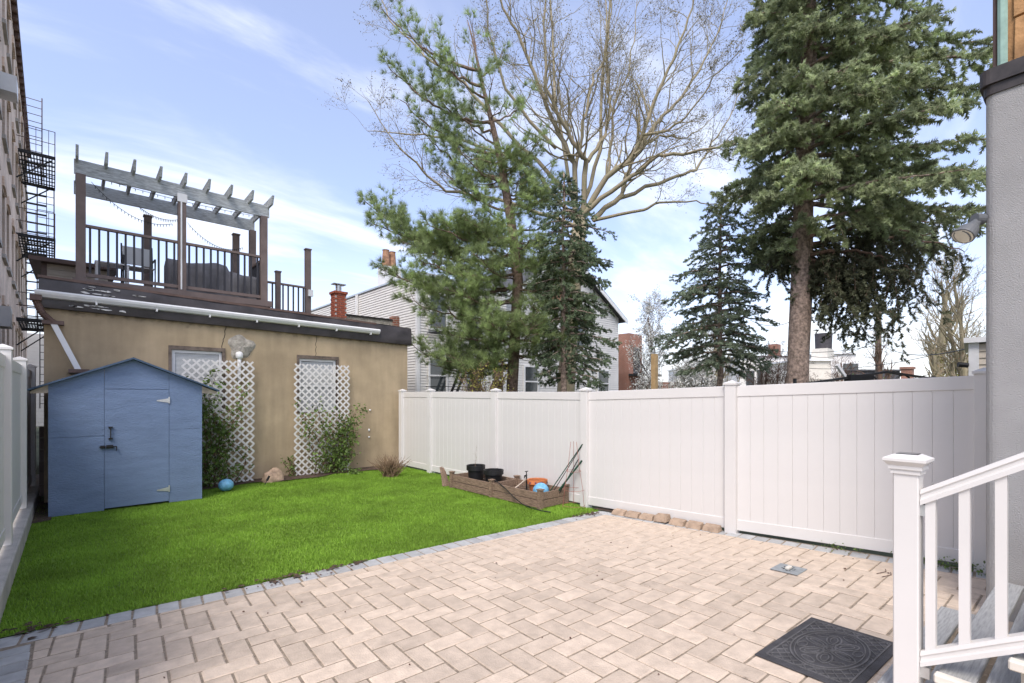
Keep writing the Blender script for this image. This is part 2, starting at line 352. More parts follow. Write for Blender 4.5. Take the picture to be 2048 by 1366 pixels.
for cx, cy, w_, h_, kind, X, Y in pav:
    q = [lat(cx+p[0], cy+p[1]) for p in rect(w_, h_)]
    pl = clip(q, hp)
    if not pl: continue
    ar = abs(sum(pl[i][0]*pl[(i+1) % len(pl)][1]-pl[(i+1) % len(pl)][0]*pl[i][1] for i in range(len(pl))))/2
    if ar < .0012: continue
    parts.append((math.hypot(X, Y) if visible(X, Y) else 99+math.hypot(X, Y), X, Y, kind, pl, ar > .0435))
parts.sort(key=lambda t: t[0])
for n_, (dd, X, Y, kind, pl, full) in enumerate(parts):
    if n_ < 300 and dd < 99:
        if full: o = link('paver', full_y if kind else full_x, patio, (X, Y-YS, random.uniform(-.0025, .0025)), (random.uniform(-.006, .006), random.uniform(-.006, .006), LA))
        else:
            c = (sum(p[0] for p in pl)/len(pl), sum(p[1] for p in pl)/len(pl))
            o = link('paver', paver_mesh('paver', [(p[0]-c[0], p[1]-c[1]) for p in pl], 'paver'), patio, (c[0], c[1]-YS, random.uniform(-.002, .002)))
    else:
        n = len(pl); z = random.uniform(-.0025, .0025); c = (sum(p[0] for p in pl)/n, sum(p[1] for p in pl)/n); k = .93
        rest.add([(p[0], p[1]-YS, z-.010) for p in pl]+[(c[0]+(p[0]-c[0])*k, c[1]-YS+(p[1]-c[1])*k, z) for p in pl], [(i, (i+1) % n, n+(i+1) % n, n+i) for i in range(n)]+[tuple(range(n, 2*n))])
ro = rest.obj('far_pavers', 'paver', patio); ro['kind'] = 'stuff'
n = 0; LB = (BB-BA).length
while n*.158 < LB-.1:                                            # grey border along the lawn
    c = BA+bd*(n*.158+.08)-bn*(.113+random.uniform(-.006, .006)); link('border_paver', brd, patio, (c.x, c.y-YS, random.uniform(-.004, .003)), (random.uniform(-.015, .015), 0, math.atan2(bd.y, bd.x)+random.uniform(-.02, .02))); n += 1
brf = paver_mesh('border_paver', rect(.155, .19), 'paver_grey')
for n in range(29):                                                # along the fence
    c = FA+fd*(n*.156+.1)-fn*.10; link('border_paver', brf, patio, (c.x, c.y-YS, random.uniform(-.003, .002)), (0, 0, math.atan2(fd.y, fd.x)+random.uniform(-.01, .01)))
brl = paver_mesh('border_paver', rect(.22, .155), 'paver_grey')
for n in range(12): link('border_paver', brl, patio, (-.315, 4.74-n*.157-YS, random.uniform(-.003, .002)), (0, 0, random.uniform(-.01, .01)))

# ------------------------------------------------------------------ white vinyl fence on the right
fence = thing('vinyl_fence', 'long white vinyl privacy fence behind the raised bed and patio', 'fence')
FP = [(6.03, 10.62, 1.825), (6.0, 9.3, 1.825), (6.0, 7.03, 1.81), (5.97, 4.81, 1.80), (6.0, 2.55, 1.86), (6.19, .34, 1.93)]
def post(parent, x, y, z0, z1, w=.135, rz=0, capm='vinyl'):
    p = MB().box(-w/2, w/2, -w/2, w/2, 0, z1-z0).obj('post', 'vinyl', parent, bevel=.004); p.location = (x, y, z0); p.rotation_euler.z = rz
    q = w/2+.012; h = z1-z0
    c = MB(); c.box(-q, q, -q, q, h, h+.022); c.add([(-q, -q, h+.022), (q, -q, h+.022), (q, q, h+.022), (-q, q, h+.022), (0, 0, h+.06)], [(0, 1, 4), (1, 2, 4), (2, 3, 4), (3, 0, 4)])
    c.obj('cap', capm, p); return p
def panel(parent, a, b, za, zb, ta, tb, bw=.152, rail=.13):
    a = Vector(a); b = Vector(b); L_ = (b-a).length; d = (b-a)/L_; rz = math.atan2(d.y, d.x); u0 = .06; u1 = L_-.06
    def rl(name, z0a, z0b, h):
        m = MB(); m.add([(u0, -.022, z0a), (u1, -.022, z0b), (u1, .022, z0b), (u0, .022, z0a), (u0, -.022, z0a+h), (u1, -.022, z0b+h), (u1, .022, z0b+h), (u0, .022, z0a+h)],
                        [(0, 3, 2, 1), (4, 5, 6, 7), (0, 1, 5, 4), (1, 2, 6, 5), (2, 3, 7, 6), (3, 0, 4, 7)])
        o = m.obj(name, 'vinyl', parent, bevel=.004); o.location = (a.x, a.y, 0); o.rotation_euler.z = rz
    rl('bottom_rail', za, zb, rail); rl('top_rail', ta-rail, tb-rail, rail)
    nbd = max(1, round((u1-u0)/bw)); w_ = (u1-u0)/nbd
    for k in range(nbd):
        um = (k+.5)/nbd; z0 = za+(zb-za)*um+rail-.01; z1 = ta+(tb-ta)*um-rail+.01; g = .0035
        m = MB(); prof = [(-w_/2+.0004, -.0095), (-w_/2+g, -.0125), (w_/2-g, -.0125), (w_/2-.0004, -.0095), (w_/2-.0004, .012), (-w_/2+.0004, .012)]
        m.add([(x, y, z) for z in (0, z1-z0) for x, y in prof], [(0, 1, 2, 3, 4, 5), (11, 10, 9, 8, 7, 6)]+[(i, (i+1) % 6, (i+1) % 6+6, i+6) for i in range(6)])
        o = m.obj('board', 'vinyl', parent); p = a+d*(u0+(k+.5)*w_); o.location = (p.x, p.y, z0); o.rotation_euler.z = rz+random.uniform(-.004, .004)
for i, (x, y, t) in enumerate(FP): post(fence, x, y, gz(y)-.05, t+.015, .135, 0)
for (x0, y0, t0), (x1, y1, t1) in zip(FP[:-1], FP[1:]): panel(fence, (x0, y0), (x1, y1), gz(y0)+.035, gz(y1)+.035, t0, t1)
# white fence on the retaining wall at the left
structure(MB().box(-.95, -.41, -3, 13.2, -.2, .2).obj('retaining_wall', 'concrete', bevel=.012))
lf = thing('vinyl_fence', 'white vinyl fence standing on the concrete wall at the left edge', 'fence')
LP = [(-.53, y) for y in (2.9, 5.05, 7.22, 9.4, 11.6)]
for x, y in LP: post(lf, x, y, .2, 2.22)
for (x0, y0), (x1, y1) in zip(LP[:-1], LP[1:]): panel(lf, (x0, y0), (x1, y1), .26, .26, 2.16, 2.16)

# ------------------------------------------------------------------ stucco garage
GY = 10.85
gar = thing('stucco_garage', 'tan stucco garage with dark metal roof edge behind the lawn', 'building', (3, GY, 0))
gar.location = (0, 0, 0)
x0, x1 = -.34, 6.30
W1 = (1.36, 2.18, 1.42, 2.60); W2 = (3.64, 4.46, 1.36, 2.55)
m = MB()                                  # front wall with two window openings, then the side walls
xs = [x0, W1[0], W1[1], W2[0], W2[1], x1]; zs = [-.1, 1.36, 1.42, 2.55, 2.60, 3.3]
for i in range(5):
    for j in range(5):
        xa, xb, za, zb = xs[i], xs[i+1], zs[j], zs[j+1]
        if i == 1 and za >= 1.41 and zb <= 2.61: continue
        if i == 3 and za >= 1.35 and zb <= 2.56: continue
        m.add([(xa, GY, za), (xb, GY, za), (xb, GY, zb), (xa, GY, zb)], [(0, 1, 2, 3)])
for wx0, wx1, wz0, wz1 in (W1, W2):
    m.add([(wx0, GY, wz0), (wx1, GY, wz0), (wx1, GY, wz1), (wx0, GY, wz1), (wx0, GY+.2, wz0), (wx1, GY+.2, wz0), (wx1, GY+.2, wz1), (wx0, GY+.2, wz1)], [(0, 1, 5, 4), (1, 2, 6, 5), (2, 3, 7, 6), (3, 0, 4, 7)])
m.add([(x0, GY, -.1), (x0, GY+7, -.1), (x0, GY+7, 3.3), (x0, GY, 3.3), (x1, GY, -.1), (x1, GY+7, -.1), (x1, GY+7, 3.3), (x1, GY, 3.3)], [(0, 1, 2, 3), (4, 7, 6, 5), (1, 5, 6, 2)])
m.obj('wall', 'stucco', gar)
for wx0, wx1, wz0, wz1 in (W1, W2):
    fr = MB(); t = .05
    fr.box(wx0-t, wx1+t, GY-.025, GY+.03, wz1, wz1+t+.02); fr.box(wx0-t, wx0, GY-.022, GY+.03, wz0, wz1); fr.box(wx1, wx1+t, GY-.022, GY+.03, wz0, wz1)
    wn = fr.obj('window', 'window_wood', gar)
    f2 = MB(); a, b, c, d = wx0+.004, wx1-.004, wz0+.01, wz1-.004
    for q in ((a, a+.05, c, d), (b-.05, b, c, d), (a+.05, b-.05, d-.05, d), (a+.05, b-.05, c, c+.05), (a+.05, b-.05, (c+d)/2-.02, (c+d)/2+.02)): f2.box(q[0], q[1], GY+.03, GY+.07, q[2], q[3])
    f2.obj('sash', 'white_metal', wn)
    MB().add([(a, GY+.06, c), (b, GY+.06, c), (b, GY+.06, d), (a, GY+.06, d)], [(0, 1, 2, 3)]).obj('pane', 'glass', wn)
    bl = MB(); k = c+.06
    while k < d-.06: bl.add([(a+.055, GY+.052, k), (b-.055, GY+.052, k), (b-.055, GY+.058, k+.02), (a+.055, GY+.058, k+.02)], [(0, 1, 2, 3)]); k += .024
    bl.obj('blind', 'blinds', wn)
# sloping metal fascia
def ftop(x): return 3.66+(x-x0)/(x1-x0)*(-.22)
def fbot(x): return 3.16+(x-x0)/(x1-x0)*(-.14)
f = MB(); nx = 60; rr = random.Random(5)
gridv = []; rows = 7
for i in range(nx+1):
    x = x0-.06+(x1-x0+.12)*i/nx
    for j in range(rows):
        t = j/(rows-1); z = fbot(x)+(ftop(x)-fbot(x))*t
        gridv.append((x, GY-.075-.012*math.sin(x*2.1+3*t)*math.sin(x*5.3)-rr.uniform(0, .006)-(.02 if 0 < t < .9 else 0), z))
f.add(gridv, [(i*rows+j, (i+1)*rows+j, (i+1)*rows+j+1, i*rows+j+1) for i in range(nx) for j in range(rows-1)])
f.add([(x0-.06, GY-.075, fbot(x0)), (x1+.06, GY-.075, fbot(x1)), (x1+.06, GY+.02, fbot(x1)), (x0-.06, GY+.02, fbot(x0))], [(0, 1, 2, 3)])
for xx in (x0-.06, x1+.06): f.add([(xx, GY-.075, fbot(xx)), (xx, GY+7, fbot(xx)), (xx, GY+7, ftop(xx)), (xx, GY-.075, ftop(xx))], [(0, 1, 2, 3)])
fo = f.obj('fascia', 'fascia', gar, smooth=True)
rf = MB().add([(x0-.06, GY-.08, ftop(x0)+.004), (x1+.06, GY-.08, ftop(x1)+.004), (x1+.06, GY+7, ftop(x1)+.05), (x0-.06, GY+7, ftop(x0)+.05)], [(0, 1, 2, 3)]).obj('roof', 'roof_dark', gar)
dr = MB(); dr.add([(x0-.07, GY-.10, ftop(x0)-.03), (x1-.9, GY-.10, ftop(x1-.9)-.03), (x1-.9, GY-.10, ftop(x1-.9)+.012), (x0-.07, GY-.10, ftop(x0)+.012), (x1-.9, GY+.1, ftop(x1-.9)+.014), (x0-.07, GY+.1, ftop(x0)+.014)], [(0, 1, 2, 3), (3, 2, 4, 5)]); dr.obj('drip_edge', 'brown_metal', gar)
fl = MB(); rr = random.Random(8)                                   # flaked white paint on the fascia
for k in range(26):
    cx = rr.gauss(.35, .22); t = rr.choice([.12, .2, .62, .75, .85]); z = fbot(cx)+(ftop(cx)-fbot(cx))*t; wx = rr.uniform(.03, .11); wz = rr.uniform(.004, .02); n = 7
    pts = [(cx+wx*math.cos(2*math.pi*i/n)*rr.uniform(.5, 1.1), GY-.122, z+wz*math.sin(2*math.pi*i/n)*rr.uniform(.5, 1.2)-.04*math.cos(2*math.pi*i/n)*wx) for i in range(n)]
    fl.add(pts, [tuple(range(n))])
fl.obj('flaked_paint', 'flaking', fo)['kind'] = 'stuff'
# gutter
gt = MB(); gx0, gx1 = x0-.1, 5.45
def gutz(x): return 3.36+(x-gx0)/(gx1-gx0)*(-.10)
pr = [(-.10, .06), (-.20, .06), (-.215, .035), (-.205, .0), (-.17, -.045), (-.11, -.055), (-.10, -.055)]
gt.add([(x, GY+y, gutz(x)+z) for x in (gx0, gx1) for y, z in pr], [(i, i+1, i+8, i+7) for i in range(6)]+[tuple(range(7)), tuple(range(7, 14))])
go = gt.obj('gutter', 'white_metal', gar)
for k in range(7):
    x = .3+k*.82; z = gutz(x); MB().box(x-.012, x+.012, GY-.19, GY-.12, z-.085, z-.045).obj('bracket', 'white_metal', go)
# downspout: corrugated brown hose, then the white pipe
A = onY(72, 600, GY-.1); Bp = onY(106, 645, GY-.15); Cp = onY(158, 742, GY-.15)
ds = MB(); N_ = 26; pts = []
for i in range(N_):
    t = i/(N_-1); p = A.lerp(Vector((A.x+.03, A.y, A.z-.16)), min(1, t*2.2)).lerp(Bp, t**1.5); pts.append(p)
ds.tube(pts, [.045+(.007 if i % 2 else 0) for i in range(N_)], 10); dso = ds.obj('downspout', 'brown_metal', gar)
MB().bar(Bp, Cp, .075, .06, (0, 1, 0)).obj('pipe', 'white_metal', dso)
for p in (Bp, Cp): MB().box(p.x-.13, p.x+.13, GY-.19, GY-.005, p.z-.03, p.z+.03).obj('strap', 'brown_metal', dso)
MB().box(A.x-.07, A.x+.07, GY-.2, GY-.06, A.z-.01, A.z+.08).obj('outlet', 'brown_metal', dso)
# cracks in the stucco, the cement patch, the vent, loose bits on the wall
def crack(pxs, wd):
    c = MB(); rr = random.Random(len(pxs)); P = [onY(px, py, GY-.003) for px, py in pxs]; pts = []
    for a, b in zip(P[:-1], P[1:]):
        for k in range(6): q = a.lerp(b, k/6); pts.append(q+Vector((rr.uniform(-.012, .012), 0, 0)))
    pts.append(P[-1])
    for a, b in zip(pts[:-1], pts[1:]): c.add([a+Vector((-wd, 0, 0)), a+Vector((wd, 0, 0)), b+Vector((wd, 0, 0)), b+Vector((-wd, 0, 0))], [(0, 1, 2, 3)])
    c.obj('crack', 'crack', gar)
crack([(454, 650), (449, 668), (445, 690), (443, 706)], .006); crack([(634, 668), (632, 690), (631, 715)], .005); crack([(735, 818), (770, 820), (800, 822)], .002)
pa = MB(); pc = onY(482, 694, GY); rr = random.Random(2); ringn = 26; rings = 6; pv = [(pc.x, GY-.05, pc.z)]
for r in range(1, rings+1):
    for k in range(ringn):
        an = 2*math.pi*k/ringn; e = 1+.13*math.sin(3*an+1)+.1*math.sin(5*an); rad = r/rings*e
        pv.append((pc.x+.23*rad*math.cos(an), GY-(.045*(1-(r/rings)**2)+rr.uniform(0, .02) if r < rings else .002), pc.z+.24*rad*math.sin(an)))
pf = [(0, 1+k, 1+(k+1) % ringn) for k in range(ringn)]+[(1+(r-1)*ringn+k, 1+r*ringn+k, 1+r*ringn+(k+1) % ringn, 1+(r-1)*ringn+(k+1) % ringn) for r in range(1, rings) for k in range(ringn)]
pa.add(pv, pf); pa.obj('cement_patch', 'cement', gar, smooth=True)
vp = onY(479, 712, GY-.1); ve = MB(); ve.lathe([(0, .09), (.05, .08), (.07, .04), (.065, -.03), (.04, -.06), (0, -.06)], 12, (vp.x, GY-.09, vp.z)); ve.tube([(vp.x, GY-.09, vp.z-.05), (vp.x, GY-.06, vp.z-.5)], .035, 8); ve.obj('vent_cap', 'white_metal', gar, smooth=True)
for px, py, s in ((740, 820, .02), (738, 860, .035), (738, 874, .02)):
    p = onY(px, py, GY-.012); MB().lathe([(0, s), (.02, s*.6), (.024, 0), (.018, -s*.7), (0, -s)], 8, tuple(p)).obj('plaster_spall', 'white_metal', gar, smooth=True)

# ------------------------------------------------------------------ roof deck and pergola on the garage
DZ = 3.78
dk = thing('roof_deck', 'brown railed roof deck with weathered grey pergola on the garage', 'deck', (0, 0, 0))
MB().prism([(0, 11.22), (3.2, 11.22), (3.2, 12.9), (4.7, 12.9), (4.7, 13.2), (0, 13.2)], 3.66, DZ).obj('deck_floor', 'brown_post', dk)
def dpost(x, y, z1, w=.13, z0=3.6, cap=True):
    o = B('post', 'brown_post', dk, x-w/2, x+w/2, y-w/2, y+w/2, z0, z1)
    if cap: MB().box(x-w/2-.015, x+w/2+.015, y-w/2-.015, y+w/2+.015, z1, z1+.03).obj('post_cap', 'brown_post', o)
    return o
for x in (.11, 1.58, 3.05): dpost(x, 11.3, 5.60, cap=False)
dpost(3.12, 12.45, 5.60, cap=False); dpost(.11, 12.45, 5.60, cap=False)
dpost(1.2, 12.95, 5.58); dpost(2.9, 13.0, 5.58); dpost(4.6, 13.05, 5.58); dpost(3.85, 13.02, 4.86, .11)
for y in (11.3, 12.45): o = B('beam', 'grey_wood', dk, .02, 3.16, y-.022, y+.022, 5.6, 5.85)
MB().box(1.5, 1.66, 11.22, 11.26, 5.5, 5.66).obj('post_bracket', 'white_metal', dk)
for k in range(9):
    x = .06+k*.385; m = MB(); m.add([(x-.02, 11.0, 5.80), (x-.02, 12.7, 5.80), (x-.02, 12.8, 5.93), (x-.02, 10.92, 5.97), (x+.02, 11.0, 5.80), (x+.02, 12.7, 5.80), (x+.02, 12.8, 5.93), (x+.02, 10.92, 5.97)], [(0, 1, 2, 3), (7, 6, 5, 4), (0, 4, 5, 1), (1, 5, 6, 2), (2, 6, 7, 3), (3, 7, 4, 0)]); m.obj('rafter', 'grey_wood', dk)
def railing(a, b, zb, zt, nb, wt=.07):
    a = Vector(a); b = Vector(b)
    for nm, z, w_, h in (('top_rail', zt, wt, .045), ('bottom_rail', zb, .045, .06)):
        MB().bar((a.x, a.y, z), (b.x, b.y, z), w_, h).obj(nm, 'brown_post', dk)
    for k in range(nb):
        p = a.lerp(b, (k+.5)/nb); B('baluster', 'dark_baluster', dk, p.x-.016, p.x+.016, p.y-.016, p.y+.016, zb, zt)
railing((.17, 11.3), (1.52, 11.3), 3.86, 4.72, 11); railing((1.64, 11.3), (2.99, 11.3), 3.86, 4.72, 11)
railing((3.10, 11.4), (3.10, 12.4), 3.86, 4.72, 8); railing((3.15, 13.02), (4.55, 13.05), 3.9, 4.58, 11)
B('conduit', 'white_metal', dk, 1.55, 1.575, 11.215, 11.235, 3.8, 5.5)
B('junction_box', 'white_metal', dk, 4.58, 4.70, 12.93, 12.985, 4.35, 4.52)
for k, (a, b, sg) in enumerate((((.25, 11.4, 5.55), (1.55, 12.3, 5.35), .25), ((1.0, 12.4, 5.6), (1.55, 11.4, 5.2), .1), ((1.7, 11.5, 5.2), (2.9, 12.4, 5.15), .22), ((.3, 11.3, 5.62), (3., 11.34, 5.60), .06))):
    sl_ = MB(); a = Vector(a); b = Vector(b); P = [a.lerp(b, t/24)-Vector((0, 0, sg*4*(t/24)*(1-t/24))) for t in range(25)]
    sl_.tube(P, .005, 4)
    for p in P[1::1]: sl_.tube([p, p-Vector((0, 0, .05))], [.008, .004], 4)
    tag(sl_.obj('string_lights', 'wire'), ['string of small bulbs hanging from the left pergola bay', 'short slack bulb string beside the pergola middle post', 'drooping bulb string across the right pergola bay', 'bulb string along the underside of the front pergola beam'][k], 'string lights', 'string lights on the pergola')
# covered sofa, chair and table on the deck
cv = MB(); rr = random.Random(3); nu, nv = 36, 10; gv = []
for i in range(nu+1):
    u = i/nu
    for j in range(nv+1):
        t = j/nv; x = 1.45+u*1.75; prof = [(12.05, 3.78), (12.02, 4.0), (12.0, 4.25), (12.0, 4.45), (12.05, 4.56), (12.2, 4.6), (12.45, 4.58), (12.62, 4.5), (12.66, 4.2), (12.66, 4.0), (12.66, 3.78)][j]
        s = .03*math.sin(u*31+t*4)+.025*math.sin(u*17-t*7)+rr.uniform(-.008, .008); drop = (.10 if u > .62 else 0)
        gv.append((x, prof[0]+s, prof[1]-(drop if prof[1] > 4.1 else 0)-.04*math.sin(u*9) * (t > .3)))
cv.add(gv, [(i*(nv+1)+j, (i+1)*(nv+1)+j, (i+1)*(nv+1)+j+1, i*(nv+1)+j+1) for i in range(nu) for j in range(nv)]+[tuple(range(nv+1)), tuple(range(nu*(nv+1), (nu+1)*(nv+1)))])
tag(cv.obj('covered_sofa', 'cover', smooth=True), 'outdoor sofa under a wrinkled grey cover on the roof deck', 'sofa')
ch = thing('patio_chair', 'metal patio chair with light sling back on the roof deck', 'chair', (.95, 11.85, DZ))
for sx in (-.24, .24):
    MB().tube([(sx, .25, 0), (sx, .2, .42), (sx, .3, .95)], .016, 6).obj('frame_rail', 'dark_baluster', ch); MB().tube([(sx, -.25, 0), (sx, -.25, .6), (sx, .22, .62)], .016, 6).obj('leg', 'dark_baluster', ch)
B('sling_back', 'blinds', ch, -.23, .23, .26, .275, .55, .9); B('sling_seat', 'blinds', ch, -.23, .23, -.22, .2, .41, .425)
tb = thing('side_table', 'small white slatted side table on the roof deck', 'table', (.55, 11.75, DZ))
for k in range(5): B('slat', 'white_metal', tb, -.25, .25, -.2+k*.085, -.2+k*.085+.07, .40, .42)
for sx in (-.22, .22):
    for sy in (-.18, .18): B('leg', 'white_metal', tb, sx-.02, sx+.02, sy-.02, sy+.02, 0, .40)
gr = thing('roof_hut', 'small beige sided hut with brown roof left of the roof deck', 'hut', (0, 0, 0))
m = MB(); m.box(-.42, .55, 13.2, 15.5, 3.3, 4.36); m.obj('wall', 'siding_beige', gr)
for k in range(9): B('siding_board', 'siding_beige', gr, -.435, .55, 13.18, 13.197, 3.4+k*.105, 3.4+k*.105+.098)
MB().add([(-.62, 12.95, 4.42), (.7, 12.95, 4.42), (.7, 15.6, 4.5), (-.62, 15.6, 4.5), (-.62, 12.95, 4.34), (.7, 12.95, 4.34), (.7, 15.6, 4.42), (-.62, 15.6, 4.42)], [(0, 1, 2, 3), (7, 6, 5, 4), (0, 4, 5, 1), (1, 5, 6, 2), (2, 6, 7, 3), (3, 7, 4, 0)]).obj('roof', 'brown_metal', gr)
B('corner_trim', 'brown_metal', gr, -.45, -.37, 13.16, 13.2, 3.3, 4.36)

# ------------------------------------------------------------------ blue shed
SY = 9.55
sh_ = thing('garden_shed', 'blue plywood garden shed with a gabled roof and closed door', 'shed', (0, 0, 0))
sx0, sx1 = -.255, 1.62; pk = .70; zw = 1.90; zp = 2.30
def roofz(x): return zp-(zp-zw)*abs(x-pk)/((sx1-sx0)/2)
m = MB(); D0, D1 = .36, 1.16
def fp(a, b, z0, nm, y=SY, mt='shed_blue'):
    q = MB(); xs_ = [a, b] if not (a < pk < b) else [a, pk, b]; zt = [(x, roofz(x)) for x in xs_]
    poly = [(a, z0), (b, z0)]+zt[::-1]; n = len(poly)
    q.add([(x, y, z) for x, z in poly]+[(x, y+.02, z) for x, z in poly], [tuple(range(n)), tuple(range(2*n-1, n-1, -1))]+[(i, (i+1) % n, (i+1) % n+n, i+n) for i in range(n)]); return q.obj(nm, mt, sh_)
# plywood sheets of the front
B('panel', 'shed_blue', sh_, sx0, D0-.004, SY, SY+.02, 0, 1.13); 
q = MB(); q.add([(sx0, SY, 1.134), (D0-.004, SY, 1.134), (D0-.004, SY, roofz(D0)), (sx0, SY, roofz(sx0)), (sx0, SY+.02, 1.134), (D0-.004, SY+.02, 1.134), (D0-.004, SY+.02, roofz(D0)), (sx0, SY+.02, roofz(sx0))], [(0, 1, 2, 3), (7, 6, 5, 4), (0, 4, 5, 1), (1, 5, 6, 2), (2, 6, 7, 3), (3, 7, 4, 0)]); q.obj('panel', 'shed_blue', sh_)
B('panel', 'shed_blue', sh_, D1+.004, sx1, SY, SY+.02, 0.0, 1.19)
q = MB(); q.add([(D1+.004, SY, 1.194), (sx1, SY, 1.194), (sx1, SY, roofz(sx1)), (D1+.004, SY, roofz(D1)), (D1+.004, SY+.02, 1.194), (sx1, SY+.02, 1.194), (sx1, SY+.02, roofz(sx1)), (D1+.004, SY+.02, roofz(D1))], [(0, 1, 2, 3), (7, 6, 5, 4), (0, 4, 5, 1), (1, 5, 6, 2), (2, 6, 7, 3), (3, 7, 4, 0)]); q.obj('panel', 'shed_blue', sh_)
fp(D0, D1, 1.845, 'panel')
door = MB().box(D0, D1, SY-.004, SY+.016, .03, 1.838).obj('door', 'shed_blue', sh_)
for x in (sx0, sx1-.02): B('side_wall', 'shed_blue', sh_, x, x+.02, SY+.022, 10.62, 0, zw-.03)
B('rear_wall', 'shed_blue', sh_, sx0+.02, sx1-.02, 10.60, 10.62, 0, zw)
h = MB(); h.bar((D0+.07, SY-.03, 1.10), (D0+.07, SY-.03, 1.24), .018, .014); h.box(D0+.045, D0+.095, SY-.034, SY-.006, 1.245, 1.27); h.box(D0+.045, D0+.095, SY-.034, SY-.006, 1.075, 1.10); h.obj('handle', 'black', door)
h = MB(); h.box(D0-.05, D0+.005, SY-.03, SY-.006, .945, .985); h.box(D0+.02, D0+.10, SY-.03, SY-.006, .94, .99); h.bar((D0-.06, SY-.035, .965), (D0+.14, SY-.035, .965), .014); h.bar((D0+.14, SY-.035, .97), (D0+.14, SY-.035, .90), .012); h.obj('latch', 'black', door)
for z in (1.66, .22):
    h = MB(); h.add([(D1-.005, SY-.010, z+.035), (D1-.005, SY-.010, z-.035), (D1-.16, SY-.010, z-.008), (D1-.16, SY-.010, z+.008)], [(0, 1, 2, 3)]); h.add([(D1-.005, SY-.006, z+.035), (D1-.005, SY-.006, z-.035), (D1-.16, SY-.006, z-.008), (D1-.16, SY-.006, z+.008)], [(3, 2, 1, 0)]); h.box(D1-.006, D1+.012, SY-.014, SY-.002, z-.045, z+.06); h.obj('hinge', 'galvanised', door)
for s in (-1, 1):
    xe = pk+s*1.16; ze = roofz(xe); m = MB(); y0, y1 = SY-.10, 10.75
    m.add([(pk, y0, zp+.005), (xe, y0, ze+.005), (xe, y1, ze+.005), (pk, y1, zp+.005), (pk, y0, zp+.035), (xe, y0, ze+.03), (xe, y1, ze+.03), (pk, y1, zp+.035)], [(0, 1, 2, 3), (7, 6, 5, 4), (0, 4, 5, 1), (1, 5, 6, 2), (2, 6, 7, 3), (3, 7, 4, 0)]); m.obj('roof_panel', 'shed_roof', sh_)
    xw = sx0 if s < 0 else sx1; m = MB(); xo = xe-s*.02
    m.add([(xw, SY+.0, zw-.12), (xw, SY, zw-.003), (xo, SY, ze-.002), (xo, SY, ze-.035), (xw, SY+.02, zw-.12), (xw, SY+.02, zw-.003), (xo, SY+.02, ze-.002), (xo, SY+.02, ze-.035)], [(0, 1, 2, 3), (7, 6, 5, 4), (0, 4, 5, 1), (1, 5, 6, 2), (2, 6, 7, 3), (3, 7, 4, 0)]); m.obj('eave_block', 'bare_wood', sh_)

# ------------------------------------------------------------------ lattices, climbers and things along the garage wall
def trellis(xa, xb, label):
    t = thing('lattice_trellis', label, 'trellis', (0, 0, 0), 0, 'white lattice trellises on the garage wall'); zb, zt = .0, 2.42; per = .152; wd = .034
    hh = zt-zb; ww = xb-xa
    for sgn in (1, -1):
        yy = 10.73 if sgn > 0 else 10.722
        k = -hh if sgn > 0 else 0
        k0 = math.ceil((-hh)/per)*per
        off = k0
        while off < ww:
            # line x = off + s (sgn>0) or mirrored, z = s
            s0 = max(0, -off); s1 = min(hh, ww-off)
            if s1-s0 > .05:
                a = (off+s0, s0); b = (off+s1, s1)
                if sgn < 0: a = (ww-a[0], a[1]); b = (ww-b[0], b[1])
                MB().bar((xa+a[0], yy, zb+a[1]), (xa+b[0], yy, zb+b[1]), wd, .007, (0, 1, 0)).obj('slat', 'vinyl', t)
            off += per
    return t
trellis(1.50, 2.72, 'white lattice trellis right beside the blue shed'); trellis(3.50, 4.72, 'white lattice trellis in front of the right garage window')
def leafcloud(name, pts, size, m, parent, seed=0, nrm=None, fold=True):
    """pts (n,3): a folded four-cornered leaf at each point"""
    r = np.random.default_rng(seed); n = len(pts); d = r.normal(size=(n, 3)); d /= np.linalg.norm(d, axis=1)[:, None]
    e = r.normal(size=(n, 3)); e -= (e*d).sum(1)[:, None]*d; e /= np.linalg.norm(e, axis=1)[:, None]; nn = np.cross(d, e); s = size*r.uniform(.6, 1.25, n)[:, None]
    V = np.stack([pts-d*s, pts+e*s*.55+nn*s*.18, pts+d*s, pts-e*s*.55+nn*s*.18], 1).reshape(-1, 3)
    i = np.arange(n)*4; F = np.concatenate([np.stack([i, i+1, i+2], 1), np.stack([i, i+2, i+3], 1)])
    return rawmesh(name, V, F, m, parent, np.repeat(r.random(n), 4))
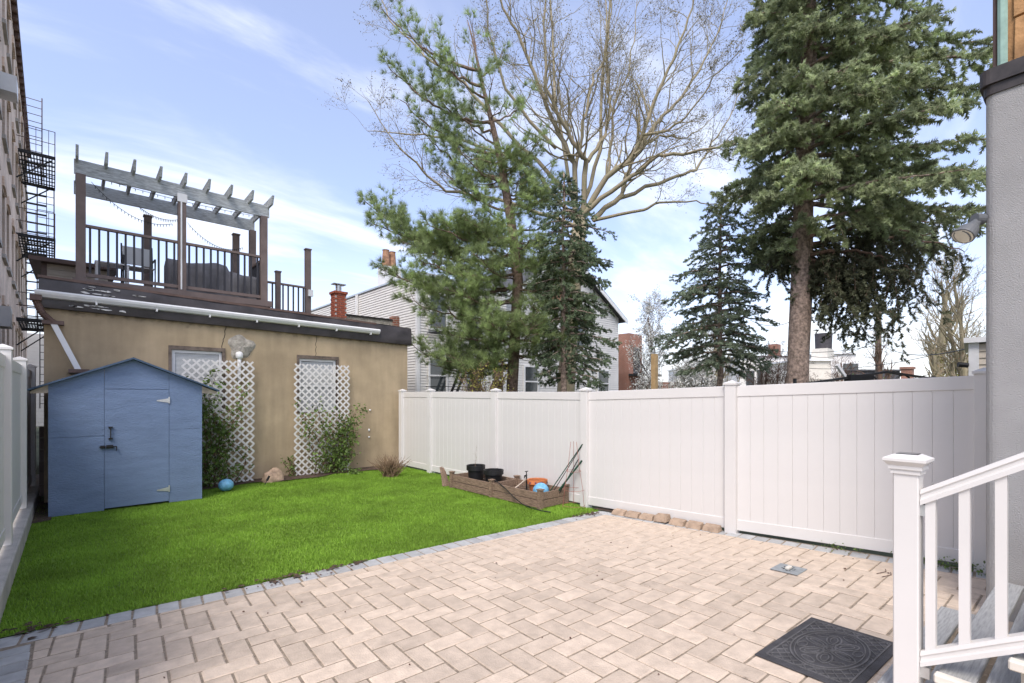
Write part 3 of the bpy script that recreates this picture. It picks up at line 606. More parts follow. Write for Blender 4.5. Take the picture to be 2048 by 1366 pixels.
def climber(label, xa, xb, seed, shape):
    t = thing('climbing_shrub', label, 'climber', ((xa+xb)/2, 10.62, 0), 0, 'climbers on the trellises'); t.location = (0, 0, 0); rr = random.Random(seed); st = MB(); P = []
    for k in range(16):
        x = rr.uniform(xa+.15, xb-.15); p = Vector((x, 10.62+rr.uniform(-.06, .06), .0)); d = Vector((rr.uniform(-.3, .3), 0, 1)); top = shape(x)*rr.uniform(.75, 1.1); pts = [p.copy()]
        while p.z < top and len(pts) < 40:
            d += Vector((rr.gauss(0, .28), rr.gauss(0, .12), .18)); d.y -= (p.y-10.6)*2; d.normalize(); p = p+d*.08; pts.append(p.copy())
            for q in range(rr.choice([2, 4, 5, 6])):
                a = rr.uniform(0, 6.28); l = rr.uniform(.03, .20); P.append(p+Vector((math.cos(a)*l, rr.gauss(-.03, .07), math.sin(a)*l*.8)))
            if rr.random() < .35:
                e = p+Vector((rr.uniform(-.22, .22), rr.uniform(-.16, .05), rr.uniform(-.02, .16))); st.tube([p, p.lerp(e, .5)+Vector((0, 0, .02)), e], [.004, .003, .002], 4)
                for q in range(5): P.append(p.lerp(e, rr.uniform(.3, 1.1))+Vector((rr.gauss(0, .025), rr.gauss(0, .03), rr.gauss(0, .025))))
        st.tube(pts, [.009*(1-.75*i/len(pts)) for i in range(len(pts))], 5)
    st.obj('stems', 'vine_stem', t)
    leafcloud('leaves', np.array([tuple(p) for p in P]), .04, 'leaf', t, seed)
climber('leafy green climber on the trellis beside the shed', 1.42, 2.5, 11, lambda x: 1.98-.75*max(0, x-1.9)/.6)
climber('leafy green climber on the right-hand trellis', 3.72, 4.78, 12, lambda x: 1.25+.30*math.sin((x-3.7)*9))
def plant(name, label, cat, loc, P, stems, mleaf, size, seed, mstem='vine_stem'):
    t = thing(name, label, cat, loc); s = MB()
    for a in stems: s.tube(a, [.006]*(len(a)-1)+[.002], 4)
    s.obj('stems', mstem, t)
    if len(P): leafcloud('leaves', np.array(P), size, mleaf, t, seed)
    return t
rr = random.Random(21); st = []; P = []
for k in range(150):                                                # dry grass-like bush by the fence
    a = rr.uniform(0, 6.28); e = rr.uniform(.1, .62); l = rr.uniform(.25, .5); p0 = Vector((rr.gauss(0, .07), rr.gauss(0, .07), 0)); d = Vector((math.cos(a)*math.sin(e*1.5), math.sin(a)*math.sin(e*1.5), math.cos(e*1.3)))
    p1 = p0+d*l*.5; p2 = p1+(d+Vector((rr.gauss(0, .25), rr.gauss(0, .25), .05)))*l*.5; st.append([p0, p1, p2]); st.append([p1, p1+Vector((rr.gauss(0, .1), rr.gauss(0, .1), rr.uniform(.06, .2)))])
    if rr.random() < .5: P.append(tuple(p0.lerp(p1, rr.random())))
t = plant('dry_bush', 'brown twiggy dormant bush at the corner of lawn and fence', 'bush', (5.05, 9.45, 0), P, st, 'leaf', .022, 5, 'dry')
rr = random.Random(22); P = [(rr.gauss(0, .08), rr.gauss(0, .06), abs(rr.gauss(.05, .05))) for k in range(110)]
plant('green_clump', 'small dark green leafy clump left of the dry bush', 'plant', (4.62, 10.2, 0), P, [[(0, 0, 0), (.02, 0, .1)]], 'leaf', .03, 6)
rr = random.Random(23); st = []; P = []
for k in range(4):
    p = Vector((rr.uniform(-.1, .1), 0, 0)); pts = [p]
    for q in range(5): p = p+Vector((rr.uniform(-.08, .03), rr.uniform(-.02, .02), .08)); pts.append(p); P += [tuple(p+Vector((rr.gauss(0, .03), rr.gauss(0, .03), rr.gauss(0, .03)))) for _ in range(7)]
    st.append(pts)
plant('wall_ivy', 'thin dark ivy shoots on the wall left of the right trellis', 'plant', (3.42, 10.72, 0), P, st, 'leaf', .028, 7)
# rock, balls, black stake
bm = bmesh.new(); bmesh.ops.create_icosphere(bm, subdivisions=3, radius=1); rr = random.Random(4)
for v in bm.verts:
    c = v.co; k = 1+.10*math.sin(c.x*3+1)*math.cos(c.y*4)+.06*math.sin(c.z*7+c.x*5); c.x *= .22*k; c.y *= .16*k; c.z = c.z*.24*k if c.z > 0 else c.z*.05
me = bpy.data.meshes.new('boulder'); bm.to_mesh(me); bm.free(); me.materials.append(MATS['rock']); me.polygons.foreach_set('use_smooth', [True]*len(me.polygons))
tag(link('boulder', me, None, (3.02, 10.52, 0)), 'tan rounded boulder between the two trellises', 'rock')
def ball(name, label, loc, r, sq=1.):
    m = MB(); n = 14; m.lathe([(r*math.sin(math.pi*i/n)+1e-5, r*sq*(1-math.cos(math.pi*i/n))) for i in range(n+1)], 24); o = m.obj(name, 'ball_blue', None, smooth=True); o.location = loc; return tag(o, label, 'ball')
ball('play_ball', 'light blue ball on the grass beside the shed', (2.07, 10.0, .0), .125, .88)
ball('play_ball', 'light blue ball lying inside the raised bed by the clay pot', (5.52, 5.36, .09), .13)
sk = thing('garden_light', 'thin black stake light on the grass by the boulder', 'stake', (2.80, 10.15, 0)); MB().tube([(-.04, 0, 0), (.02, 0, .12)], .007, 6).obj('spike', 'black', sk); MB().tube([(.0, 0, .08), (.045, 0, .17)], .022, 8).obj('head', 'black', sk)

# ------------------------------------------------------------------ raised bed and its contents
rb = thing('raised_bed', 'weathered brown timber raised garden bed against the white fence', 'planter', (0, 0, 0))
bx0, bx1, by0, by1, bm_ = 5.31, 5.90, 5.17, 7.5, 6.33
def plank(a, b, z0, z1): MB().bar((a[0], a[1], (z0+z1)/2), (b[0], b[1], (z0+z1)/2), .024, z1-z0-.012).obj('plank', 'old_wood', rb, bevel=.003)
for z0, z1 in ((.0, .125), (.125, .25)):
    for ya, yb in ((by0+.035, bm_-.035), (bm_+.035, by1-.035)):
        plank((bx0, ya), (bx0, yb), z0, z1); plank((bx1, ya), (bx1, yb), z0, z1)
    for y in (by0, bm_, by1): plank((bx0+.035, y), (bx1-.035, y), z0, z1)
for x in (bx0, bx1):
    for y in (by0, bm_, by1):
        o = B('corner_post', 'old_wood', rb, x-.035, x+.035, y-.035, y+.035, 0, .285); B('cap', 'old_wood', o, x-.046, x+.046, y-.046, y+.046, .287, .305)
MB().add([(bx0, by0, .10), (bx1, by0, .10), (bx1, by1, .10), (bx0, by1, .10)], [(0, 1, 2, 3)]).obj('soil', 'soil', rb)
def pot(name, label, loc, r0, r1, h, m, rim, parts_=None):
    t = thing(name, label, 'pot', loc); q = MB(); q.lathe([(0, 0), (r0, 0), (r0+(r1-r0)*.72, h*.72), (r1+rim, h*.74), (r1+rim, h), (r1, h), (r1-.012, h-.01), (r0+(r1-r0)*.7, h*.75), (0, h*.75)], 26); q.obj('body', m, t, smooth=False)
    MB().lathe([(0, h*.78), (r1-.02, h*.78)], 20).obj('soil', 'soil', t); return t
p1 = pot('plant_pot', 'black plastic pot with a thin bare seedling in the raised bed', (5.60, 7.14, .10), .125, .165, .335, 'black', .012)
sd_ = MB(); rr = random.Random(9); p = Vector((0, 0, .23)); pts = [p]
for k in range(8): p = p+Vector((rr.gauss(0, .014), rr.gauss(0, .014), .06)); pts.append(p)
sd_.tube(pts, [.004-.0003*i for i in range(len(pts))], 5)
for q in pts[2:]: sd_.tube([q, q+Vector((rr.gauss(0, .03), rr.gauss(0, .03), .02))], .0015, 4)
sd_.obj('seedling', 'dry', p1); leafcloud('weeds', np.array([(rr.gauss(0, .05), rr.gauss(0, .05), .25+rr.random()*.03) for k in range(50)]), .012, 'leaf', p1, 3)
pot('plant_pot', 'empty black plastic pot next to the seedling pot', (5.63, 6.66, .10), .13, .17, .30, 'black', .012)
p3 = pot('plant_pot', 'orange clay pot with dark purple rim marks in the raised bed', (5.70, 5.62, .10), .11, .155, .25, 'terracotta', .016)
bl = MB(); rr = random.Random(14)
for k in range(26):
    a = rr.uniform(0, 6.28); z = .205+rr.uniform(-.012, .03); r = .1728; w_ = rr.uniform(.05, .14); n = 8; hh = [rr.uniform(.006, .022) for _ in range(n+1)]
    v = [(r*math.cos(a+w_*i/n*2), r*math.sin(a+w_*i/n*2), z-hh[i]) for i in range(n+1)]+[(r*math.cos(a+w_*i/n*2), r*math.sin(a+w_*i/n*2), z+hh[i]*.7) for i in range(n+1)]
    bl.add(v, [(i, i+1, n+2+i, n+1+i) for i in range(n)])
bl.obj('paint_splash', 'purple', p3)
A = Vector((5.62, 5.30, .1))
for k, (px, py, r, m, lb) in enumerate(((1165, 888, .008, 'stake_green', 'thin green garden stake leaning highest on the fence'), (1163, 893, .006, 'black', 'thin dark stake leaning beside the tallest green stake'), (1164, 921, .014, 'stake_green', 'thick green garden stake leaning low on the fence post'), (1157, 918, .007, 'black', 'short dark stake leaning left of the thick green one'))):
    b = onX(px, py, 5.90); a = A+Vector((.03*k, -.05*k+.05, 0)); tag(MB().tube([a, b], r, 8).obj('garden_stake', m), lb, 'stake', 'stakes leaning out of the raised bed')
tcg = thing('tomato_cage', 'rusty wire tomato cage standing at the end of the raised bed', 'cage', (5.80, 4.92, 0)); tcg.rotation_euler.z = .4
for k in range(3):
    a = 2*math.pi*k/3+.3; MB().tube([(.19*math.cos(a), .19*math.sin(a), 0), (.16*math.cos(a), .16*math.sin(a), .3), (.10*math.cos(a), .10*math.sin(a), .62), (.05*math.cos(a), .05*math.sin(a), 1.02)], .0035, 5).obj('wire_leg', 'wire_red', tcg)
for r, z in ((.165, .27), (.115, .56), (.175, .03)): MB().tube([(r*math.cos(2*math.pi*k/24), r*math.sin(2*math.pi*k/24), z) for k in range(25)], .003, 5, False).obj('ring', 'wire_red', tcg)
hs = [(5.36, 6.45, .28), (5.32, 6.25, .29), (5.285, 6.1, .27), (5.26, 5.9, .2), (5.25, 5.7, .1), (5.24, 5.5, .03), (5.22, 5.3, .012), (5.2, 5.05, .012), (5.25, 4.85, .012)]
hp_ = []
for i in range(len(hs)-1):
    for k in range(5): hp_.append(Vector(hs[i]).lerp(Vector(hs[i+1]), k/5))
tag(MB().tube(hp_, .008, 8).obj('garden_hose', 'black', smooth=True), 'thin black hose draped over the raised bed edge onto grass', 'hose')
sg = thing('hose_spigot', 'black hose tap on a stake in the raised bed', 'tap', (5.80, 5.98, .07)); MB().tube([(0, 0, 0), (0, 0, .30)], .012, 8).obj('riser', 'black', sg); q = MB(); q.tube([(0, 0, .29), (-.06, -.02, .29), (-.07, -.02, .25)], .016, 8); q.tube([(0, 0, .30), (0, 0, .35)], .009, 6); q.bar((-.035, 0, .36), (.035, 0, .36), .012); q.obj('tap', 'black', sg)
tag(MB().tube([(5.78, 5.97, .30), (5.62, 6.0, .2), (5.45, 6.03, .11)], .012, 6).obj('cane', 'bare_wood'), 'pale cane lying across the raised bed by the tap', 'cane')
dw = MB(); rr = random.Random(6); pts = [Vector((0, 0, 0)), Vector((-.01, .02, .12)), Vector((-.03, .05, .24)), Vector((-.05, .09, .34))]
n = 12; vs_ = []
for i, p in enumerate(pts): vs_ += [p+Vector((math.cos(6.283*k/n)*.085*(1-.17*i)*rr.uniform(.65, 1.25), math.sin(6.283*k/n)*.06*(1-.17*i)*rr.uniform(.65, 1.25), rr.uniform(-.025, .025) if i else 0)) for k in range(n)]
dw.add(vs_, [(i*n+k, i*n+(k+1) % n, (i+1)*n+(k+1) % n, (i+1)*n+k) for i in range(3) for k in range(n)]+[tuple(range(3*n, 4*n))]); o = dw.obj('tree_stump', 'old_wood'); o.location = (5.33, 7.72, 0); tag(o, 'small weathered stump leaning beside the raised bed corner', 'stump')
# edging stones under the fence
for k in range(7):
    t = (k+.5)/7; y = 4.22-t*1.58; x = 5.86+.03*t; l = .205; h = .072+(.02 if k == 3 else 0); m = MB()
    m.add([(-.07, -l/2, 0), (.07, -l/2, 0), (.07, l/2, 0), (-.07, l/2, 0), (-.03, -l/2+.01, h*.8), (.06, -l/2+.01, h), (.06, l/2-.01, h), (-.03, l/2-.01, h*.8)], [(0, 3, 2, 1), (4, 5, 6, 7), (0, 1, 5, 4), (1, 2, 6, 5), (2, 3, 7, 6), (3, 0, 4, 7)])
    o = m.obj('edging_stone', 'edging', bevel=.004); o.location = (x, y, gz(y)+(.012 if k == 3 else 0)); o.rotation_euler = ((-.10 if k == 3 else -.02), random.uniform(-.08, .08), random.uniform(-.09, .05))
    tag(o, 'tan wedge edging stone under the white fence, %s from the lawn end' % ['first', 'second', 'third', 'fourth', 'fifth', 'sixth', 'last'][k], 'edging stone', 'edging stones along the fence foot')
structure(MB().add([(5.88, 4.6, .012), (6.06, 4.6, .012), (6.06, 3.4, .045), (5.92, 3.4, .045)], [(0, 1, 2, 3)]).obj('soil_under_fence', 'soil'))
# weeds under the near fence
for k, (x, y, n, lb) in enumerate(((6.08, 1.45, 40, 'little green weed under the near fence left of the rail post'), (6.13, .72, 120, 'patch of green weeds under the fence behind the balusters'), (6.12, .45, 120, 'green weed sprig climbing the fence foot next to the grey wall'))):
    rr = random.Random(30+k); P = [(rr.gauss(0, .03)-.02, rr.gauss(0, .12), abs(rr.gauss(0, .035)) + (.12*rr.random() if k == 2 and rr.random() < .3 else 0)) for _ in range(n)]
    plant('weed', lb, 'weed', (x-.06, y, gz(y)), P, [[(0, 0, 0), (0, .03, .04)]], 'leaf', .016, 40+k)
# litter on the pavers: twigs and dead leaves
lit = MB(); rr = random.Random(77)
for k in range(110):
    if k < 60: u = rr.random(); c = BA+bd*(LB*(rr.choice([.28, .33, .36, .93, .97])+rr.gauss(0, .025)))-bn*rr.uniform(-.04, .22); x, y = c.x, c.y
    else: x = rr.uniform(.3, 5.8); y = rr.uniform(.8, 4.6)
    z = gz(y)+.004; a = rr.uniform(0, 6.28); s = rr.uniform(.006, .018); lit.add([(x+s*math.cos(a), y+s*math.sin(a), z+.002), (x+s*.5*math.cos(a+1.8), y+s*.5*math.sin(a+1.8), z+.008), (x-s*math.cos(a), y-s*math.sin(a), z+.001), (x+s*.5*math.cos(a-1.6), y+s*.5*math.sin(a-1.6), z)], [(0, 1, 2), (0, 2, 3)])
for x, y in ((5.35, .95), (5.42, 1.0)): lit.tube([(x, y, gz(y)+.006), (x+.1, y-.05, gz(y)+.012), (x+.2, y-.03, gz(y)+.006)], .003, 4)
lo = lit.obj('leaf_litter', 'vine_stem'); structure(lo, 'stuff'); lo['label'] = 'dead leaf crumbs and twigs on the pavers'
dirt = MB(); rr = random.Random(78)
for c0, ln_, wd_ in ((.30, .5, .10), (.035, .26, .14), (.945, .3, .10), (.40, .25, .05)):
    for k in range(26):
        c = BA+bd*(LB*c0+rr.gauss(0, ln_/2))-bn*(rr.gauss(.03, wd_/2)); s = rr.uniform(.012, .04); n = 6; z = .006+gz(c.y)+rr.uniform(0, .003)
        dirt.add([(c.x, c.y, z+.006)]+[(c.x+s*math.cos(1.047*i)*rr.uniform(.6, 1.2), c.y+s*.6*math.sin(1.047*i)*rr.uniform(.6, 1.2), z-.004) for i in range(6)], [(0, 1+i, 1+(i+1) % 6) for i in range(6)])
do = dirt.obj('loose_dirt', 'soil'); structure(do, 'stuff'); do['label'] = 'loose dark dirt spilled on the grey border'
# bolted metal plate, doormat
HA = R(-4)
mp_ = thing('floor_plate', 'grey square metal plate with a pale bolt set in the pavers', 'plate', (5.01, 1.6, gz(1.6)+.003)); mp_.rotation_euler = (-math.atan(KS), 0, R(-3))
B('sheet', 'plate', mp_, -.12, .12, -.12, .12, 0, .006, bevel=.002); B('bolt_block', 'cream', mp_, -.04, .04, -.018, .018, .006, .028, bevel=.004)
q = MB(); rr = random.Random(5)
for k in range(40):
    a = rr.uniform(0, 6.28); r = rr.uniform(.04, .09); q.add([(r*math.cos(a)+.008*math.cos(b), r*math.sin(a)*.6+.006*math.sin(b), .0075) for b in (0, 1.6, 3.1, 4.7)], [(0, 1, 2, 3)])
q.obj('rust_grit', 'crack', mp_)
dm = thing('doormat', 'black rubber doormat with embossed oval scroll pattern at the stairs', 'doormat', (3.56, .90, gz(.9)+.004)); dm.rotation_euler = (-math.atan(KS), 0, R(-5.5))
MW, MH = .42, .27
B('base', 'rubber', dm, -MW, MW, -MH, MH, 0, .009, bevel=.003)
rl = MB()
def ridge(pts, w_=.0045, h=.007): 
    for a, b in zip(pts[:-1], pts[1:]): rl.bar((a[0], a[1], .009+h/2-.002), (b[0], b[1], .009+h/2-.002), w_*2, h)
def ell(cx, cy, a, b, rot=0, n=28): return [(cx+a*math.cos(t)*math.cos(rot)-b*math.sin(t)*math.sin(rot), cy+a*math.cos(t)*math.sin(rot)+b*math.sin(t)*math.cos(rot)) for t in [2*math.pi*i/n for i in range(n+1)]]
ix, iy = MW-.055, MH-.05; ridge([(-ix, -iy), (ix, -iy), (ix, iy), (-ix, iy), (-ix, -iy)])
for s in (1, -1):                              # diamond ground, only outside the oval
    k = -1.
    while k < 1.:
        seg = []
        for i in range(60):
            x = -ix+2*ix*i/59; y = s*(x*.85)+k
            if abs(y) < iy and (x/.315)**2+(y/.2)**2 > 1: seg.append((x, y))
            else:
                if len(seg) > 1: ridge([seg[0], seg[-1]], .0032)
                seg = []
        if len(seg) > 1: ridge([seg[0], seg[-1]], .0032)
        k += .062
ridge(ell(0, 0, .31, .195, n=40)); ridge(ell(0, 0, .285, .172, n=40), .003); ridge(ell(0, 0, .045, .03)); ridge(ell(0, 0, .025, .015))
for k in range(6):
    a = math.pi/3*k+.26; cx, cy = .145*math.cos(a), .09*math.sin(a); ridge(ell(cx, cy, .075, .04, math.atan2(cy, cx), 18)); ridge(ell(cx, cy, .05, .02, math.atan2(cy, cx), 12), .003)
    cx, cy = .235*math.cos(a+.52), .14*math.sin(a+.52); ridge(ell(cx, cy, .045, .024, a+.52+1.3, 14), .003)
rl.obj('embossed_pattern', 'rubber_worn', dm)['kind'] = 'stuff'

# ------------------------------------------------------------------ stairs with white railing, grey wall, stone house
stt = thing('porch_stairs', 'grey board porch stairs at the lower right', 'stairs', (3.03, .56, 0), HA)   # local: +x across the stairs, -y up the stairs
RUN, RISE = .245, .17
for k in range(5):
    z = .10+RISE*(k+1); y = -RUN*k; xe = 1.48 if k == 0 else 1.82
    for j in range(2): MB().box(.02, xe, y-.1225*(j+1)+.003-(.02 if j else 0), y-.1225*j-.003+(.012 if j == 0 else -.02), z-.028, z-(.0 if j else .001)).obj('tread_board', 'deck_grey', stt, bevel=.004)
    B('riser', 'cream', stt, .04, xe-.02, y-.03, y-.015, z-RISE+.002, z-.030)
    B('tread_end', 'cream', stt, -.03, .018, y-RUN+.03, y+.018, z-.040, z+.003, bevel=.006)
sg_ = MB(); pl_ = []
for k in range(5):
    z = .10+RISE*(k+1)-.043; y = -RUN*k; pl_ += [(y-.03, z-RISE+.04), (y-.03, z)]
pl_ += [(-RUN*5, z), (-RUN*5, z-.5), (-.4, .1), (-.03, .1)]
n = len(pl_); sg_.add([(x, y, z) for x in (-.02, .012) for y, z in pl_], [tuple(range(n)), tuple(range(2*n-1, n-1, -1))]+[(i, (i+1) % n, (i+1) % n+n, i+n) for i in range(n)]); sg_.obj('stringer', 'cream', stt)
rg = thing('stair_railing', 'white vinyl stair railing with newel post at the lower right', 'railing', (3.07, .44, 0), HA)
nz = gz(.44)
nw = B('newel_post', 'vinyl', rg, -.05, .05, -.05, .05, nz-.02, 1.40, bevel=.005)
q = MB(); q.box(-.058, .058, -.058, .058, 1.362, 1.385); q.box(-.066, .066, -.066, .066, 1.385, 1.402); q.add([(-.066, -.066, 1.402), (.066, -.066, 1.402), (.066, .066, 1.402), (-.066, .066, 1.402), (-.085, -.085, 1.425), (.085, -.085, 1.425), (.085, .085, 1.425), (-.085, .085, 1.425)], [(0, 1, 5, 4), (1, 2, 6, 5), (2, 3, 7, 6), (3, 0, 4, 7)])
q.box(-.085, .085, -.085, .085, 1.425, 1.438); q.add([(-.085, -.085, 1.438), (.085, -.085, 1.438), (.085, .085, 1.438), (-.085, .085, 1.438), (-.045, -.045, 1.458), (.045, -.045, 1.458), (.045, .045, 1.458), (-.045, .045, 1.458)], [(0, 1, 5, 4), (1, 2, 6, 5), (2, 3, 7, 6), (3, 0, 4, 7)]); q.obj('cap', 'vinyl', nw)
B('solar_panel', 'glass', nw, -.04, .04, -.04, .04, 1.458, 1.461)
SL = .62
def rail(z0, nm, w_, h):
    m = MB(); y0, y1 = -.052, -1.5
    prof = [(-w_/2, 0), (-w_/2, h*.3), (-w_*.36, h*.42), (-w_*.36, h*.62), (-w_/2, h*.72), (-w_*.42, h), (w_*.42, h), (w_/2, h*.72), (w_*.36, h*.62), (w_*.36, h*.42), (w_/2, h*.3), (w_/2, 0)]
    n = len(prof); m.add([(x, y, z0+z-(y-y0)*SL) for y in (y0, y1) for x, z in prof], [tuple(range(n)), tuple(range(2*n-1, n-1, -1))]+[(i, (i+1) % n, (i+1) % n+n, i+n) for i in range(n)]); return m.obj(nm, 'vinyl', rg)
rail(1.215, 'hand_rail', .065, .075); rail(.43, 'bottom_rail', .06, .075)
for k in range(9):
    y = -.088-.12*k; zl = .43+.06+(-.052-y)*SL; zt = 1.215+.03+(-.052-y)*SL; B('baluster', 'vinyl', rg, -.019, .019, y-.019, y+.019, zl, zt)
for z in (1.195, .41): q = MB(); q.bar((0, -.05, z-.005), (0, -.085, z-.005), .036, .055); q.obj('bracket', 'galvanised', rg)
hw = thing('rear_extension', 'grey rough stucco house extension wall at the right edge', 'building', (4.93, .27, 0), R(-4))
q = MB(); rad = .06; prof = [(rad-rad*math.cos(t), -rad+rad*math.sin(t)) for t in [math.pi/2*i/5 for i in range(6)]]
poly = prof+[(3.0, 0), (3.0, -6), (0, -6)]
q.prism(poly, 0, 4.02).obj('wall', 'grey_stucco', hw)
poly2 = [(x-.03 if x < .1 else x, y+.03 if y > -.1 else y) for x, y in poly]; q = MB(); q.prism(poly2, 4.0, 4.02); q.prism([(x-.012 if x < .1 else x, y+.012 if y > -.1 else y) for x, y in poly], 3.93, 4.0); q.prism(poly2, 4.02, 4.11); q.obj('coping', 'coping', hw)
mh = thing('stone_house', 'upper house wall clad in orange brown stone at top right', 'building', (5.28, .165, 0), R(-4))
q = MB(); q.box(.02, 3, -6, 0.0, 4.05, 9); q.obj('wall', 'stone_face', mh)
rr = random.Random(12)
zc = 4.15
while zc < 8.6:
    hgt = rr.uniform(.35, .6); yc = -.02
    while yc > -3:
        ww = rr.uniform(.35, .7); j = [rr.uniform(-.06, .06) for _ in range(4)]
        q = MB(); v = [(-.0, yc-.012, zc+.012+j[0]*.4), (-.0, yc-ww+.012, zc+.012+j[1]*.4), (-.0, yc-ww+.012+j[2]*.5, zc+hgt-.012), (-.0, yc-.012+min(0, j[3]*.5), zc+hgt-.012)]
        q.add(v+[(.022, y, z) for x, y, z in v], [(0, 1, 2, 3), (7, 6, 5, 4), (0, 4, 5, 1), (1, 5, 6, 2), (2, 6, 7, 3), (3, 7, 4, 0)]); q.obj('stone', 'stone_face', mh, bevel=.004); yc -= ww
    zc += hgt
MB().tube([(-.05, .02, 4.12), (-.05, .02, 9)], .03, 8).obj('drain_pipe', 'copper', mh); MB().tube([(-.02, .06, 4.12), (-.02, .06, 9)], .018, 6).obj('cable', 'brown_metal', mh)
fl_ = thing('flood_light', 'grey twin-head flood light on the grey wall corner', 'lamp', (4.93, .30, 3.0), R(-4)); fl_.scale = (.8, .8, .8)
for dx_, dy_, mm in ((-.05, .10, 0), (.0, .16, 1)):
    base = Vector((.02, .0, .06)); e = Vector((-.12+dx_*.3, .05+dy_*.5, -.13)); d = (e-base).normalized(); hd = MB(); pts = [base, base+d*.05, base+d*.09, base+d*.13, base+d*.21, base+d*.225]; rd = [.03, .034, .045, .068, .082, .083]
    hd.tube(pts, rd, 18); ho = hd.obj('lamp_head', 'lamp_grey', fl_, smooth=False); MB().tube([base+d*.2255, base+d*.229], .072, 18).obj('lens', 'lens', ho)
MB().tube([(.05, -.02, .06), (-.01, .03, .065)], .05, 14).obj('mount', 'lamp_grey', fl_)

# ------------------------------------------------------------------ brick apartment house with fire escape, far left
FX0, FX1 = Vector((-1.12, 9.0)), Vector((-1.66, 34.0)); fdir = (FX1-FX0).normalized(); frz = math.atan2(fdir.y, fdir.x)
ap = thing('brick_apartment_house', 'tall old brown brick apartment house at the left edge', 'building', (FX0.x, FX0.y, 0), frz)     # local +x along the facade, -y towards the yard
LEN = (FX1-FX0).length; AH = 13.6
wins = []
for zi, (za, zb) in enumerate(((2.3, 4.0), (5.3, 7.0), (8.3, 10.0), (11.2, 12.7))):
    for x in (4.2, 6.4, 8.6, 10.3, 12.6, 14.6, 16.6, 18.6, 20.8, 22.6): wins.append((x, x+.95, za, zb))
q = MB(); xs = sorted({0, LEN}|{w_[0] for w_ in wins}|{w_[1] for w_ in wins}); zs = sorted({-.1, AH}|{w_[2] for w_ in wins}|{w_[3] for w_ in wins})
for xa, xb in zip(xs[:-1], xs[1:]):
    for za, zb in zip(zs[:-1], zs[1:]):
        if any(w_[0] <= xa and xb <= w_[1] and w_[2] <= za and zb <= w_[3] for w_ in wins): continue
        q.add([(xa, 0, za), (xb, 0, za), (xb, 0, zb), (xa, 0, zb)], [(0, 1, 2, 3)])
for a, b, c, d in wins: q.add([(a, 0, c), (b, 0, c), (b, 0, d), (a, 0, d), (a, .25, c), (b, .25, c), (b, .25, d), (a, .25, d)], [(0, 1, 5, 4), (1, 2, 6, 5), (2, 3, 7, 6), (3, 0, 4, 7)])
q.add([(LEN, 0, -.1), (LEN, 9, -.1), (LEN, 9, AH), (LEN, 0, AH), (0, 0, -.1), (0, 9, -.1), (0, 9, AH), (0, 0, AH)], [(0, 1, 2, 3), (7, 6, 5, 4), (3, 2, 6, 7)]); q.obj('wall', 'brick_facade', ap)
for a, b, c, d in wins:
    wn = MB().box(a, b, .2, .23, c, d).obj('window', 'glass', ap); f2 = MB(); f2.box(a, a+.06, .16, .2, c, d); f2.box(b-.06, b, .16, .2, c, d); f2.box(a+.06, b-.06, .16, .2, (c+d)/2-.03, (c+d)/2+.03); f2.obj('frame', 'window_wood', wn)
    B('sill', 'concrete', ap, a-.08, b+.08, -.07, .1, c-.1, c); l = MB(); n = 9
    for i in range(n): x = a-.06+(b-a+.12)*i/n; l.box(x+.01, x+(b-a+.12)/n-.01, -.045, .02, d+.01+.06*math.sin(math.pi*(i+.5)/n), d+.24+.06*math.sin(math.pi*(i+.5)/n))
    l.obj('lintel', 'brick_facade', ap)
B('cornice', 'brown_metal', ap, -.1, LEN+.1, -.14, .3, AH, AH+.14)
for k in range(48): B('dentil', 'brown_metal', ap, k*.52, k*.52+.14, -.12, -.003, AH-.14, AH-.004)
for a, z in ((7.0, 8.75), (4.7, 3.1)): B('air_conditioner', 'white_metal', ap, a, a+.55, -.32, .1, z, z+.4)
fe = thing('fire_escape', 'black and rusty iron fire escape on the brick apartment house', 'fire escape', (FX0.x, FX0.y, 0), frz)
ex0, ex1, ey = 15.0, 18.6, -.98
